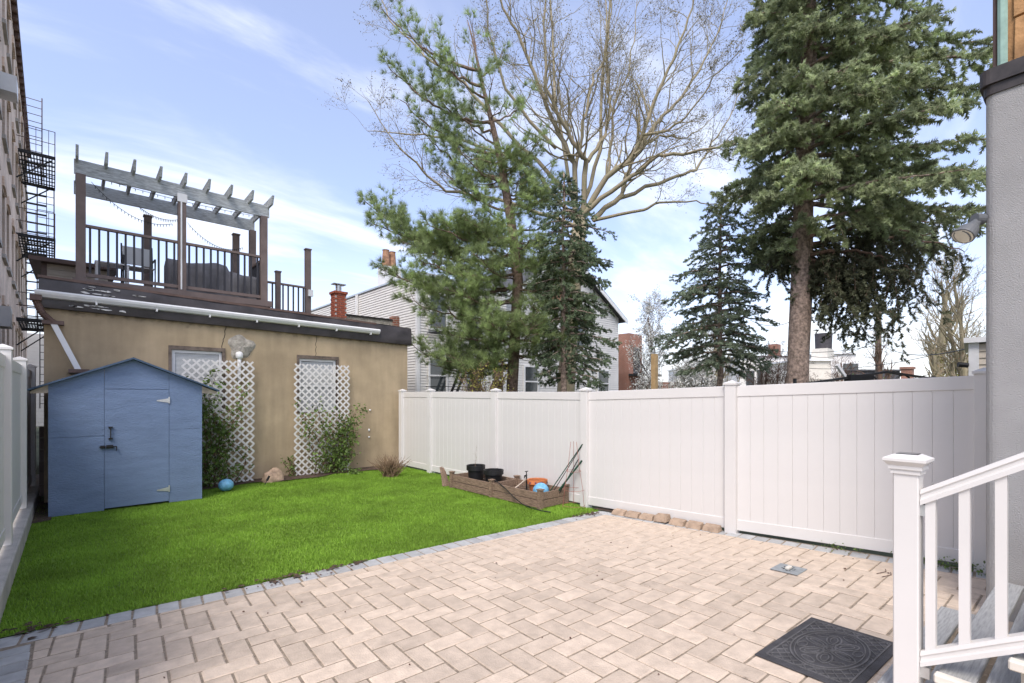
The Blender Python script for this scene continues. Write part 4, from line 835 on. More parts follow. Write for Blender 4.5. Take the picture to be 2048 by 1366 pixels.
for z in (4.4, 7.35, 10.3):
    pf_ = MB()
    for k in range(13): y = -.04+(ey+.04)*k/12; pf_.bar((ex0, y, z), (ex1, y, z), .035, .012)
    for k in range(9): x = ex0+(ex1-ex0)*k/8; pf_.bar((x, 0, z-.02), (x, ey, z-.02), .05, .03)
    for x in (ex0, ex1): pf_.bar((x, 0, z), (x, ey, z), .03, .12)
    pf_.bar((ex0, ey, z), (ex1, ey, z), .03, .14); pf_.obj('platform', 'wire', fe)
    rl_ = MB()
    for zz in (z+.5, z+.95): rl_.tube([(ex0, 0, zz), (ex0, ey, zz), (ex1, ey, zz), (ex1, 0, zz)], .014, 5)
    for k in range(12): x = ex0+(ex1-ex0)*k/11; rl_.tube([(x, ey, z), (x, ey, z+.95)], .009, 4)
    for x in (ex0, ex1):
        for k in range(3): y = ey*(k+.5)/3; rl_.tube([(x, y, z), (x, y, z+.95)], .009, 4)
    rl_.obj('guard_rail', 'brown_metal', fe)
    for x in (ex0+.2, ex1-.2): MB().bar((x, 0, z-.9), (x, ey+.1, z-.05), .04).obj('bracket', 'wire', fe)
    ld = MB(); x = ex1+.05; za, zb = (z, z+2.95) if z < 10 else (z, AH+.35); eo = ey if z < 10 else -.62
    for s_ in (0, .5): ld.tube([(x, eo+.02+s_, za), (x, eo+.02+s_, zb)], .02, 5)
    k = za+.2
    while k < zb: ld.tube([(x, eo+.02, k), (x, eo+.52, k)], .014, 5); k += .3
    ld.obj('ladder', 'brown_metal', fe)
    sr = MB()
    if z > 5:
        for s_ in (-.2, -.75):
            sr.bar((ex0+.5, s_, z), (ex1-.6, s_, z-2.95), .02, .16)
        for k in range(10): t = (k+.5)/10; xx = ex0+.5+(ex1-ex0-1.1)*t; sr.box(xx-.1, xx+.1, -.75, -.2, z-2.95*t-.01, z-2.95*t+.01)
        sr.obj('stair_flight', 'wire', fe)
lad = MB()
for s_ in (0, .42): lad.tube([(ex1+.05, ey+.02+s_, 1.2), (ex1+.05, ey+.02+s_, 4.4)], .018, 5)
for k in range(10): lad.tube([(ex1+.05, ey+.02, 1.4+k*.3), (ex1+.05, ey+.44, 1.4+k*.3)], .012, 5)
lad.obj('drop_ladder', 'wire', fe)
# things in the gap between the left fence and the garage
dpn = thing('board_panel', 'dark brown weathered board panel between shed and left fence', 'panel', (-.40, 11.0, .1))
for k in range(6): B('plank', 'brown_post', dpn, .0, .30, 0, .02, k*.19, k*.19+.186)
fb = thing('pale_sided_house', 'pale grey sided house seen through the gap beside the garage', 'building', (0, 0, 0))
MB().box(-2.9, 1.0, 38.03, 44, -.1, 5.2).obj('wall', 'siding', fb)
for k in range(24): B('siding_board', 'siding', fb, -3, 1.0, 38.0, 38.025, k*.21, k*.21+.19)

# ------------------------------------------------------------------ houses behind the trees
def siding_face(parent, a, b, z0, z1, pitch, m='siding', skip=()):
    """lapped boards from a to b (xy), facing left of a->b reversed; each board a part"""
    a = Vector(a); b = Vector(b); d = (b-a); Ln = d.length; rz = math.atan2(d.y, d.x); k = 0; z = z0
    while z < z1-.01:
        zt = min(z+pitch, z1); q = MB(); q.add([(0, -.03, z+.004), (Ln, -.03, z+.004), (Ln, -.008, zt), (0, -.008, zt), (0, .0, z+.004), (Ln, .0, z+.004), (Ln, 0, zt), (0, 0, zt)], [(0, 1, 2, 3), (0, 4, 5, 1), (2, 6, 7, 3), (0, 3, 7, 4), (1, 5, 6, 2)])
        o = q.obj('siding_board', m, parent); o.location = (a.x, a.y, 0); o.rotation_euler.z = rz; z += pitch
def hwin(parent, x0, x1, y, z0, z1, axis='y'):
    f_ = MB(); g = .09
    for q in ((x0-g, x0, z0-g, z1+g), (x1, x1+g, z0-g, z1+g), (x0, x1, z1, z1+g), (x0, x1, z0-g, z0), (x0, x1, (z0+z1)/2-.035, (z0+z1)/2+.035)): f_.box(q[0], q[1], y-.09, y-.031, q[2], q[3])
    o = f_.obj('window', 'white_metal', parent); MB().box(x0, x1, y-.06, y-.032, z0, z1).obj('pane', 'glass', o)
ha = thing('flat_roofed_house', 'flat-roofed white sided row house behind the pine', 'building', (0, 0, 0))
MB().box(10.6, 15.5, 17.43, 31, -.1, 6.75).obj('wall', 'siding', ha)
siding_face(ha, (10.57, 31), (10.57, 17.4), 1.2, 6.75, .115); siding_face(ha, (10.57, 17.4), (15.5, 17.4), 1.2, 6.75, .115)
B('corner_trim', 'white_metal', ha, 10.52, 10.66, 17.34, 17.48, 0, 6.75); B('roof_edge', 'galvanised', ha, 10.5, 15.5, 17.3, 31.1, 6.75, 6.83)
hwin(ha, 11.15, 11.95, 17.4, 1.85, 3.3); hwin(ha, 13.1, 13.9, 17.4, 1.75, 3.2); hwin(ha, 14.55, 15.25, 17.4, 1.75, 3.2); hwin(ha, 11.15, 11.95, 17.4, 4.6, 6.0); hwin(ha, 13.2, 14.0, 17.4, 4.6, 6.0)
B('leader_pipe', 'white_metal', ha, 10.42, 10.52, 22.9, 23.0, .5, 6.75)
for dx_ in (0, .5): MB().lathe([(.2, 0), (.18, .4), (.15, .8), (.18, .85), (.0, .85)], 10, (11.35+dx_*.8, 21.6+dx_*.2, 8.0)).obj('chimney_pot', 'clay', ha)
B('chimney', 'white_metal', ha, 11.1, 12.0, 21.25, 21.95, 6.83, 8.0); B('roof_hatch', 'concrete', ha, 11.4, 12.9, 18.6, 19.3, 6.83, 7.25)
fe2 = thing('fire_balcony', 'black iron fire balcony and steps on the white house', 'balcony', (0, 0, 0))
q = MB()
for k in range(7): q.bar((10.95, 17.3-.13*k, 1.72), (13.0, 17.3-.13*k, 1.72), .04, .02)
q.bar((10.95, 16.5, 1.72), (13.0, 16.5, 1.72), .04, .08); q.obj('platform', 'wire', fe2)
for x in (11.05, 12.75): MB().bar((x, 17.35, .4), (x, 16.55, 1.68), .06).obj('brace', 'wire', fe2); MB().bar((x, 17.34, .3), (x, 17.34, 1.7), .06).obj('hanger', 'wire', fe2)
q = MB()
for zz in (2.1, 2.5): q.tube([(10.95, 17.35, zz), (10.95, 16.5, zz), (13.0, 16.5, zz), (13.0, 17.35, zz)], .015, 5)
q.obj('guard_rail', 'wire', fe2); q = MB()
for s_ in (16.55, 16.95): q.bar((11.9, s_, 1.72), (13.1, s_, 4.3), .03, .12)
for k in range(10): q.box(11.9+.12*k, 12.05+.12*k, 16.55, 16.95, 1.72+.26*k, 1.75+.26*k)
q.obj('steps', 'wire', fe2)
q = MB()
for zz in (4.35, 5.3): q.tube([(11.0, 17.35, zz), (11.0, 16.5, zz), (13.2, 16.5, zz), (13.2, 17.35, zz)], .018, 5)
for k in range(7): q.bar((11.0, 17.3-.13*k, 4.35), (13.2, 17.3-.13*k, 4.35), .04, .02)
q.obj('upper_platform', 'wire', fe2)
hb = thing('gabled_house', 'cream sided gabled house behind the small dark spruce', 'building', (0, 0, 0))
HBX0, HBX1, HBY = 15.7, 25.4, 17.9
q = MB(); q.add([(HBX0, HBY, -.1), (HBX1, HBY, -.1), (HBX1, HBY, 6.6), (20.5, HBY, 9.5), (HBX0, HBY, 6.6), (HBX0, 28, -.1), (HBX1, 28, -.1), (HBX1, 28, 6.6), (20.5, 28, 9.5), (HBX0, 28, 6.6)], [(0, 1, 2, 3, 4), (9, 8, 7, 6, 5), (1, 6, 7, 2), (0, 4, 9, 5)]); q.obj('wall', 'siding', hb)
siding_face(hb, (HBX0, HBY-.004), (HBX1, HBY-.004), 1.2, 6.6, .13)
z = 6.6
while z < 9.3:
    t = (z-6.6)/2.9; t2 = min(1, (z+.2-6.6)/2.9); xa, xb = HBX0+4.8*t2+.05, HBX1-4.9*t2-.05; B('siding_board', 'siding', hb, xa, xb, HBY-.03, HBY-.006, z+.004, z+.2); z += .2
for s_, xe in ((-1, HBX0-.45), (1, HBX1+.45)):
    ze = 6.6-.27; q = MB(); q.add([(20.5, HBY-.4, 9.55), (xe, HBY-.4, ze), (xe, 28.2, ze), (20.5, 28.2, 9.55), (20.5, HBY-.4, 9.75), (xe, HBY-.4, ze+.18), (xe, 28.2, ze+.18), (20.5, 28.2, 9.75)], [(0, 1, 2, 3), (7, 6, 5, 4), (0, 4, 5, 1), (1, 5, 6, 2), (2, 6, 7, 3), (3, 7, 4, 0)]); q.obj('roof', 'roof_dark', hb)
    q = MB(); q.bar((20.5, HBY-.42, 9.52), (xe, HBY-.42, ze-.02), .04, .22); q.obj('barge_board', 'white_metal', hb)
hwin(hb, 23.3, 24.3, HBY, 1.7, 3.2); hwin(hb, 17.2, 18.1, HBY, 1.7, 3.2); hwin(hb, 21.0, 21.9, HBY, 4.5, 5.9)
B('upper_band', 'clay', hb, 18.6, 21.6, HBY-.06, HBY-.032, 6.7, 7.6)
bhs = thing('brick_house', 'red brick house with dark balcony right of the gabled house', 'building', (0, 0, 0))
bp0 = atd(1258, 790, 33); MB().box(bp0.x, bp0.x+1.6, bp0.y, bp0.y+4, -.1, 6.0).obj('wall', 'brick_red', bhs); B('balcony', 'wire', bhs, bp0.x-.1, bp0.x+2.6, bp0.y-1.0, bp0.y-.03, 3.05, 3.2)
for k in range(14): B('balcony_bar', 'wire', bhs, bp0.x+.19*k, bp0.x+.19*k+.025, bp0.y-1.0, bp0.y-.975, 3.2, 4.1)
B('door', 'roof_dark', bhs, bp0.x+.5, bp0.x+1.3, bp0.y-.05, bp0.y-.01, 3.2, 5.0); B('lower_wall', 'brick_red', bhs, bp0.x+.4, bp0.x+4.4, bp0.y-2.4, bp0.y-1.1, -.1, 2.6)
# low neighbour building behind the garage, brick chimney
lb = thing('low_brick_building', 'low flat building with grey parapet behind the garage', 'building', (0, 0, 0))
MB().box(6.6, 8.85, 16.06, 22, -.1, 4.35).obj('wall', 'roof_dark', lb); pA = atd(790, 614, 15.3); 
q = MB(); q.add([(6.7, 15.9, 4.3), (pA.x, 15.9, 4.3), (pA.x, 15.9, pA.z-.05), (6.7, 15.9, 4.12), (6.7, 16.1, 4.3), (pA.x, 16.1, 4.3), (pA.x, 16.1, pA.z-.05), (6.7, 16.1, 4.12)], [(0, 1, 2, 3), (7, 6, 5, 4), (0, 4, 5, 1), (1, 5, 6, 2), (2, 6, 7, 3), (3, 7, 4, 0)])
B('parapet', 'cement', lb, 6.7, 8.6, 15.85, 16.05, 3.2, 4.45); B('pier', 'brick_red', lb, 8.6, 8.85, 15.8, 16.1, 2.5, 4.62); B('parapet_cap', 'coping', lb, 6.68, 8.58, 15.82, 16.08, 4.45, 4.50)
bc = thing('brick_chimney', 'red brick chimney with pale mortar and metal cap', 'chimney', (0, 0, 0)); c0 = atd(677, 640, 15.2)
cw = .185; zt = atd(677, 589, 15.2).z; MB().box(c0.x-cw+.012, c0.x+cw-.012, c0.y-cw+.012, c0.y+cw-.012, 3.2, zt-.01).obj('core', 'mortar', bc)
zc = 3.3; row = 0; bme = MB().box(-.088, .088, -.045, .045, 0, .056).obj('brick', 'brick', bc); bme.location = (c0.x-.09, c0.y-cw+.04, zc); first = True
while zc < zt-.05:
    for side in range(4):
        for k in range(2):
            off = -.095+.19*k+(.0 if row % 2 else .05)*(1 if k == 0 else -1)
            p = [(off, -cw+.043), (cw-.043, off), (off, cw-.043), (-cw+.043, off)][side]; o = link('brick', bme.data, bc, (c0.x+p[0], c0.y+p[1], zc+(.0 if side % 2 else .001)), (0, 0, side*math.pi/2)); 
            if row % 2 == side % 2: o.scale = (.92, 1, 1)
    zc += .068; row += 1
B('crown', 'brick', bc, c0.x-cw-.03, c0.x+cw+.03, c0.y-cw-.03, c0.y+cw+.03, zt, zt+.07)
q = MB(); q.tube([(c0.x, c0.y, zt+.06), (c0.x, c0.y, zt+.28)], .09, 10); q.box(c0.x-.2, c0.x+.2, c0.y-.12, c0.y+.12, zt+.30, zt+.325); q.bar((c0.x-.08, c0.y, zt+.2), (c0.x-.08, c0.y, zt+.31), .02); q.bar((c0.x+.08, c0.y, zt+.2), (c0.x+.08, c0.y, zt+.31), .02); q.obj('metal_cap', 'galvanised', bc)
# distant houses to the right
def house(name, label, px0, px1, ptop, d, depth, m, wins_=(), roof=None):
    a = atd(px0, ptop, d); b = atd(px1, ptop, d); t = thing(name, label, 'building', (a.x, a.y, 0), math.atan2(b.y-a.y, b.x-a.x)); Wd = (b-a).xy.length
    MB().box(0, Wd, 0, depth, -.1, a.z).obj('wall', m, t); MB().box(-.15, Wd+.15, -.2, depth+.2, a.z, a.z+.15).obj('roof', roof or 'white_metal', t)
    for (u, v, w_, h_) in wins_:
        zc = a.z*v; o = MB().box(Wd*u-w_/2-.08, Wd*u+w_/2+.08, -.05, -.004, zc-h_/2-.08, zc+h_/2+.08).obj('window', 'white_metal', t); MB().box(Wd*u-w_/2, Wd*u+w_/2, -.07, -.052, zc-h_/2, zc+h_/2).obj('pane', 'glass', o)
    return t, a, Wd
house('far_house', 'far white two-storey house left of the big spruce trunk', 1480, 1580, 715, 46, 8, 'siding', ((.2, .62, .8, 1.5), (.42, .62, .8, 1.7), (.65, .62, .8, 1.7), (.88, .62, .8, 1.5)), 'roof_dark')
house('far_house', 'far grey-blue house left of the mid spruce', 1385, 1470, 735, 52, 8, 'siding', ((.3, .6, .8, 1.4), (.7, .6, .8, 1.4)))
t, a, Wd = house('far_house', 'far cream flat house under the water tank', 1600, 1662, 722, 40, 7, 'cream', ())
MB().box(-.4, Wd+2.6, -1.6, -.2, -.1, a.z*.62).obj('annex', 'siding', t); MB().box(-.6, Wd+2.9, -1.9, -.1, a.z*.62, a.z*.66).obj('annex_roof', 'cement', t)
for u in (2.9, 3.3, 4.0, 4.3): MB().box(u, u+.22, -1.66, -1.61, .9, a.z*.55).obj('window', 'glass', t)
house('far_house', 'far pale house wall right of the water tank', 1640, 1712, 708, 50, 8, 'siding', ((.75, .7, .9, 1.6), (.93, .7, .9, 1.6)))
house('far_house', 'far dark roofed low house right of the utility pole', 1712, 1800, 742, 48, 8, 'roof_dark', ((.3, .6, .8, 1.2), (.6, .6, .8, 1.2)), 'roof_dark')
wt = thing('water_tank', 'dark rooftop water tank on the far cream house', 'tank', tuple(atd(1647, 722, 41.5))); MB().box(-1.2, .7, -.6, .6, 0, 1.0).obj('base', 'cream', wt); MB().lathe([(0, 1.0), (.62, 1.0), (.66, 2.2), (.68, 2.35), (0, 2.4)], 16).obj('drum', 'tank', wt)
ch1 = atd(1549, 715, 48); tag(MB().box(ch1.x-.55, ch1.x+.55, ch1.y-.4, ch1.y+.4, ch1.z-1, ch1.z+1.3).obj('far_chimney', 'brick_red'), 'small brown brick chimney on the far white house', 'chimney')
ch2 = atd(1815, 745, 44); q = thing('far_chimney', 'small red brick chimney near the fence top at right', 'chimney', (ch2.x, ch2.y, 0)); MB().box(-.5, .5, -.4, .4, 0, ch2.z+.3).obj('stack', 'brick_red', q); B('crown', 'brick_red', q, -.6, .6, -.5, .5, ch2.z+.3, ch2.z+.5)
bs = thing('beige_shed_wall', 'beige sided shed end with white corner at far right', 'building', tuple(atd(1944, 790, 9.5).xy.to_3d()), -(YAW+math.atan((1944-1024)/FPX))); zt = atd(1944, 688, 9.5).z
MB().box(0, 3, .02, 3, -.1, zt).obj('wall', 'siding_beige', bs); z = .3
while z < zt-.05: q = MB(); q.add([(.08, -.02, z), (3, -.02, z), (3, 0, z+.125), (.08, 0, z+.125), (.08, .018, z), (3, .018, z), (3, .018, z+.125), (.08, .018, z+.125)], [(0, 1, 2, 3), (0, 4, 5, 1), (3, 2, 6, 7)]); q.obj('siding_board', 'siding_beige', bs); z += .128
B('corner_trim', 'white_metal', bs, -.05, .1, -.035, .06, 0, zt+.02); B('eave', 'white_metal', bs, -.12, 3, -.12, 3, zt+.02, zt+.12); MB().tube([(-.06, -.06, zt-.42), (-.2, -.12, zt-.40)], .05, 10).obj('spot_lamp', 'black', bs)
up = thing('utility_pole', 'grey wooden utility pole with street lamp arm', 'pole', tuple(atd(1757, 790, 30).xy.to_3d())); zt = atd(1757, 672, 30).z
MB().tube([(0, 0, 0), (0, 0, zt+2)], [.2, .15], 10).obj('shaft', 'pole_wood', up); B('cross_arm', 'pole_wood', up, -1.1, .4, -.06, .06, zt-.1, zt+.06); MB().box(-1.3, -.5, -.12, .12, zt+.0, zt+.12).obj('lamp_head', 'white_metal', up)
for k, (pa_, pb_, da, db) in enumerate((((1480, 690), (1757, 690), 34, 30), ((1600, 735), (1960, 686), 36, 22), ((1620, 712), (1757, 678), 40, 30), ((1757, 686), (1960, 690), 30, 14), ((1640, 760), (1900, 735), 26, 30), ((1500, 640), (1600, 632), 30, 32))):
    a = atd(*pa_, da); b = atd(*pb_, db); tag(MB().tube([a.lerp(b, i/12)-Vector((0, 0, .5*4*(i/12)*(1-i/12))) for i in range(13)], .018, 4).obj('overhead_wire', 'wire'), ['overhead wire left of the utility pole at lamp height', 'long overhead wire rising towards the beige shed', 'short overhead wire from the water tank to the pole', 'overhead wire from the pole to the beige shed eave', 'low sagging overhead wire above the fence at right', 'high overhead wire left of the big spruce trunk'][k], 'wire', 'overhead wires')
ir = thing('scroll_iron_frame', 'black iron frame with rings just above the fence at right', 'frame', tuple(atd(1760, 790, 11).xy.to_3d()), R(-25))
q = MB(); q.bar((-2.6, 0, 1.94), (.2, 0, 2.28), .05, .05); q.bar((.2, 0, 2.28), (2.4, 0, 2.08), .05, .05); q.obj('top_bar', 'wire', ir)
for x, r in ((-.25, .17), (.75, .30), (1.75, .26)): MB().tube([(x+r*math.cos(6.2832*k/20), 0, 2.0+r*math.sin(6.2832*k/20)-(.0 if r < .2 else .08)) for k in range(21)], .022, 6, False).obj('ring', 'wire', ir)
B('bundle', 'black', ir, -1.0, -.3, -.08, .08, 2.06, 2.2)
for x in (-2.5, .25, 2.3): MB().bar((x, 0, 0), (x, 0, 2.1), .05).obj('leg', 'wire', ir)
MB().bar((-1.25, .05, 2.42), (-.75, .05, 1.9), .06).obj('white_stick', 'white_metal', ir)
wp = atd(1309, 790, 17); tag(MB().box(wp.x-.085, wp.x+.085, wp.y-.085, wp.y+.085, 0, atd(1309, 708, 17).z).obj('timber_post', 'post_wood'), 'pale timber post above the fence by the blossom tree', 'post')

# ------------------------------------------------------------------ trees
def place(tv, pos, dirs, scale, seed):
    """copies of a small needle cluster (tv: (k,3,3) triangles, axis +x) at pos pointing along dirs"""
    r = np.random.default_rng(seed); n = len(pos); d = dirs/np.linalg.norm(dirs, axis=1)[:, None]
    a = r.normal(size=(n, 3)); y = np.cross(d, a); y /= np.linalg.norm(y, axis=1)[:, None]; z = np.cross(d, y)
    M = np.stack([d, y, z], 2)*scale[:, None, None]                      # columns
    V = np.einsum('nij,kj->nki', M, tv.reshape(-1, 3))+pos[:, None, :]
    return V.reshape(-1, 3), np.repeat(r.random(n), tv.shape[0]*3)
def cluster(n, spread, nl, w_, t0, t1, seed):
    r = np.random.default_rng(seed); T = np.zeros((n, 3, 3))
    for i in range(n):
        t = t0+(t1-t0)*i/n; a = r.uniform(0, 2*np.pi); s = spread*r.uniform(.75, 1.2); l = nl*r.uniform(.75, 1.15)
        o = np.array([0, np.cos(a), np.sin(a)]); dv = np.array([np.cos(s), 0, 0])+o*np.sin(s); sd_ = np.cross(dv, r.normal(size=3)); sd_ /= np.linalg.norm(sd_)
        p = np.array([t, 0, 0]); T[i] = [p-sd_*w_, p+sd_*w_, p+dv*l]
    return T
SPR = cluster(36, 1.05, .36, .062, 0, .85, 1)        # spruce shoot, unit length
PIN = cluster(34, .70, .95, .016, 0, .3, 2)        # long pine needles in a brush
def jit(rr, s): return Vector((rr.gauss(0, s), rr.gauss(0, s), rr.gauss(0, s)))
def needles(name, P, D, S, tv, m, parent, seed):
    V, sh = place(tv, np.array(P), np.array(D), np.array(S), seed); o = rawmesh(name, V, np.arange(len(V)).reshape(-1, 3), m, parent, sh); o['kind'] = 'stuff'; return o
def interp(tab, v):
    if v <= tab[0][0]: return tab[0][1:]
    for a, b in zip(tab[:-1], tab[1:]):
        if v <= b[0]: t = (v-a[0])/(b[0]-a[0]); return [x+(y-x)*t for x, y in zip(a[1:], b[1:])]
    return tab[-1][1:]
def spruce(label, px, d, tab, ytop, ylow, r0, nb, m, bark, seed, hang=0., gapfill=1., lean=0, stems=1, sl=.17, dens=.085, droop=.30):
    """crown outline from the photo: tab rows (row, left extent, right extent) in photo pixels at distance d"""
    rr = random.Random(seed); base = atd(px, HOR, d); base.z = 0; k = d/FPX
    t = thing('spruce_tree', label, 'tree', tuple(base)); zof = lambda py: CH+(HOR-py)*k
    Ht = zof(ytop); wood = MB()
    for s_ in range(stems):
        off = rt*(.17*s_)+fw*(.1*s_); f_ = .72 if s_ else 1
        pts = [base*0+off*min(1, .35+z/Ht*3)+rt*(lean*z/Ht)+jit(rr, .012)*(1 if 0 < z else 0)+Vector((0, 0, z)) for z in np.linspace(0, Ht, 16)]
        wood.tube(pts, [r0*f_*(1.25 if i == 0 else 1)*(1-.93*i/15)+.012 for i in range(16)], 12)
    P, D, S = [], [], []
    for i in range(nb):
        u_ = (i+rr.random())/nb; py = ylow+(ytop-ylow)*u_; z0 = zof(py)
        az = i*2.39996+rr.uniform(-.4, .4); hd = Vector((math.cos(az), math.sin(az), 0)); c = hd.dot(rt)
        l_, r_ = interp(tab, py); avg = (l_+r_)/2; Rr = (abs(c)*(r_ if c > 0 else l_)+(1-abs(c))*.75*avg)*k*(rr.uniform(.5, 1.08) if rr.random() < .5 else rr.uniform(.85, 1.1))
        if Rr < .12: continue
        st = base*0+rt*(lean*z0/Ht)+Vector((0, 0, z0+Rr*.12)); n = max(4, int(Rr/.12)); pts = []
        for q in range(n+1):
            u = q/n; pts.append(st+hd*(Rr*u)+Vector((0, 0, Rr*(.10*u-droop*u*u+.16*max(0, u-.72)*u)))+jit(rr, .012))
        wood.tube(pts, [max(.006, .016*Rr**.5*2*(1-.85*q/n)) for q in range(n+1)], 5, False)
        side = Vector((-hd.y, hd.x, 0))
        for q in range(1, n+1):
            u = q/n; p = pts[q]; bdv = (pts[q]-pts[q-1]).normalized()
            if u > .12: P.append(tuple(p)); D.append(tuple(bdv+jit(rr, .25)+Vector((0, 0, .15)))); S.append(sl*rr.uniform(.8, 1.2))
            if u < .15: continue
            for sg in (-1, 1):
                if rr.random() > .93*gapfill: continue
                ls = (min(.85, .5*Rr)*(1-u)**.7+.13)*rr.uniform(.6, 1.15); low = hang if (py > 430) else hang*.25
                dv = (bdv*.75+side*sg*.9+Vector((0, 0, -.25-low*rr.uniform(.3, 1.6)))+jit(rr, .15)).normalized()
                if low > .5: ls *= 1+low*rr.uniform(.2, .9)
                ns = max(1, int(ls/dens)); e = p.copy()
                for w_ in range(ns):
                    dv2 = (dv+Vector((0, 0, -.10*low*w_/ns+.12*(w_/ns)))+jit(rr, .12)).normalized(); e = e+dv2*(ls/ns)
                    P.append(tuple(e-dv2*.05)); D.append(tuple(dv2+jit(rr, .3))); S.append(sl*rr.uniform(.75, 1.25))
                    if rr.random() < .55: P.append(tuple(e)); D.append(tuple(dv2*.6+side*rr.choice([-1, 1])*.5+jit(rr, .35))); S.append(sl*rr.uniform(.6, 1.))
                if ls > .3: wood.tube([p, e], [.006, .003], 3, False)
    wood.obj('trunk', bark, t, smooth=True); needles('crown', P, D, S, SPR, m, t, seed)
    return len(P)
c1 = spruce('big blue-green spruce with double trunk behind the near fence', 1590, 12.0,
       [(-420, 8, 8), (-250, 60, 90), (-100, 95, 190), (0, 112, 275), (100, 118, 292), (180, 124, 385), (250, 135, 365), (330, 178, 372), (400, 168, 372), (450, 135, 365), (490, 60, 360), (540, 30, 350)],
       -430, 500, .27, 116, 'needle_spruce', 'bark_spruce', 5, hang=.55, lean=.5, stems=2, sl=.25, dens=.125, gapfill=.86)
# its lowest boughs hang long and dark to the right of the trunk: part of the same crown
c2 = spruce('small dark spruce in front of the gabled house', 1127, 12.6, [(350, 6, 6), (400, 35, 40), (450, 55, 75), (480, 50, 125), (520, 60, 95), (600, 60, 105), (660, 55, 110), (700, 60, 125), (760, 72, 95), (775, 65, 90)],
       345, 768, .09, 92, 'needle_dark', 'bark_spruce', 6, hang=.35, gapfill=.72, sl=.15, dens=.09, droop=.32)
c3 = spruce('bluish spruce in the middle right of the fence', 1440, 14.0, [(410, 5, 5), (450, 45, 45), (500, 75, 70), (560, 95, 85), (600, 110, 100), (650, 118, 95), (700, 122, 100), (735, 90, 95), (760, 60, 50)],
       405, 745, .095, 84, 'needle_blue', 'bark_spruce', 7, hang=.15, gapfill=.7, sl=.16, dens=.10, droop=.30)
def extra_boughs():
    rr = random.Random(15); d = 12.0; t = [o for o in bpy.data.objects if o.get('label', '').startswith('big blue-green')][0]; base = Vector(t.location); P, D, S = [], [], []; wood = MB()
    for (sx, sy, ex, ey, dd) in ((1605, 480, 1860, 470, -.6), (1605, 500, 1760, 520, .8), (1605, 490, 1930, 500, .4), (1600, 520, 1740, 590, -.5), (1605, 470, 1900, 450, 1.4), (1605, 510, 1830, 540, -1.2), (1600, 500, 1690, 560, 1.0), (1600, 480, 1545, 520, .6)):
        a = atd(sx, sy, d)-base; b = atd(ex, ey, d+dd)-base; n = 24; pts = [a.lerp(b, i/n)+Vector((0, 0, .25*math.sin(math.pi*i/n)))+jit(rr, .02) for i in range(n+1)]
        wood.tube(pts, [.05*(1-.85*i/n)+.004 for i in range(n+1)], 6, False)
        for i in range(3, n+1):
            for q in range(rr.choice([1, 1, 2])):
                p = pts[i]; L_ = rr.uniform(.5, 1.0)*(1.9 if 1640 < sx+(ex-sx)*i/n < 1850 else 1.1); dv = Vector((rr.gauss(0, .28), rr.gauss(0, .28), -1)).normalized()+fw*rr.gauss(0, .25); k = 0.; e = p.copy(); st = [p]
                while k < L_:
                    dv = (dv+jit(rr, .14)+Vector((0, 0, -.05))).normalized(); e = e+dv*.10; k += .10; st.append(e)
                    if rr.random() < .85: P.append(tuple(e)); D.append(tuple(dv+jit(rr, .45))); S.append(.19*rr.uniform(.7, 1.2))
                    if rr.random() < .35: P.append(tuple(e)); D.append(tuple(jit(rr, 1))); S.append(.17*rr.uniform(.7, 1.2))
                wood.tube(st[::3], .005, 3, False)
    wood.obj('boughs', 'twig', t); needles('hanging_boughs', P, D, S, SPR, 'needle_old_shaded', t, 16)
extra_boughs()
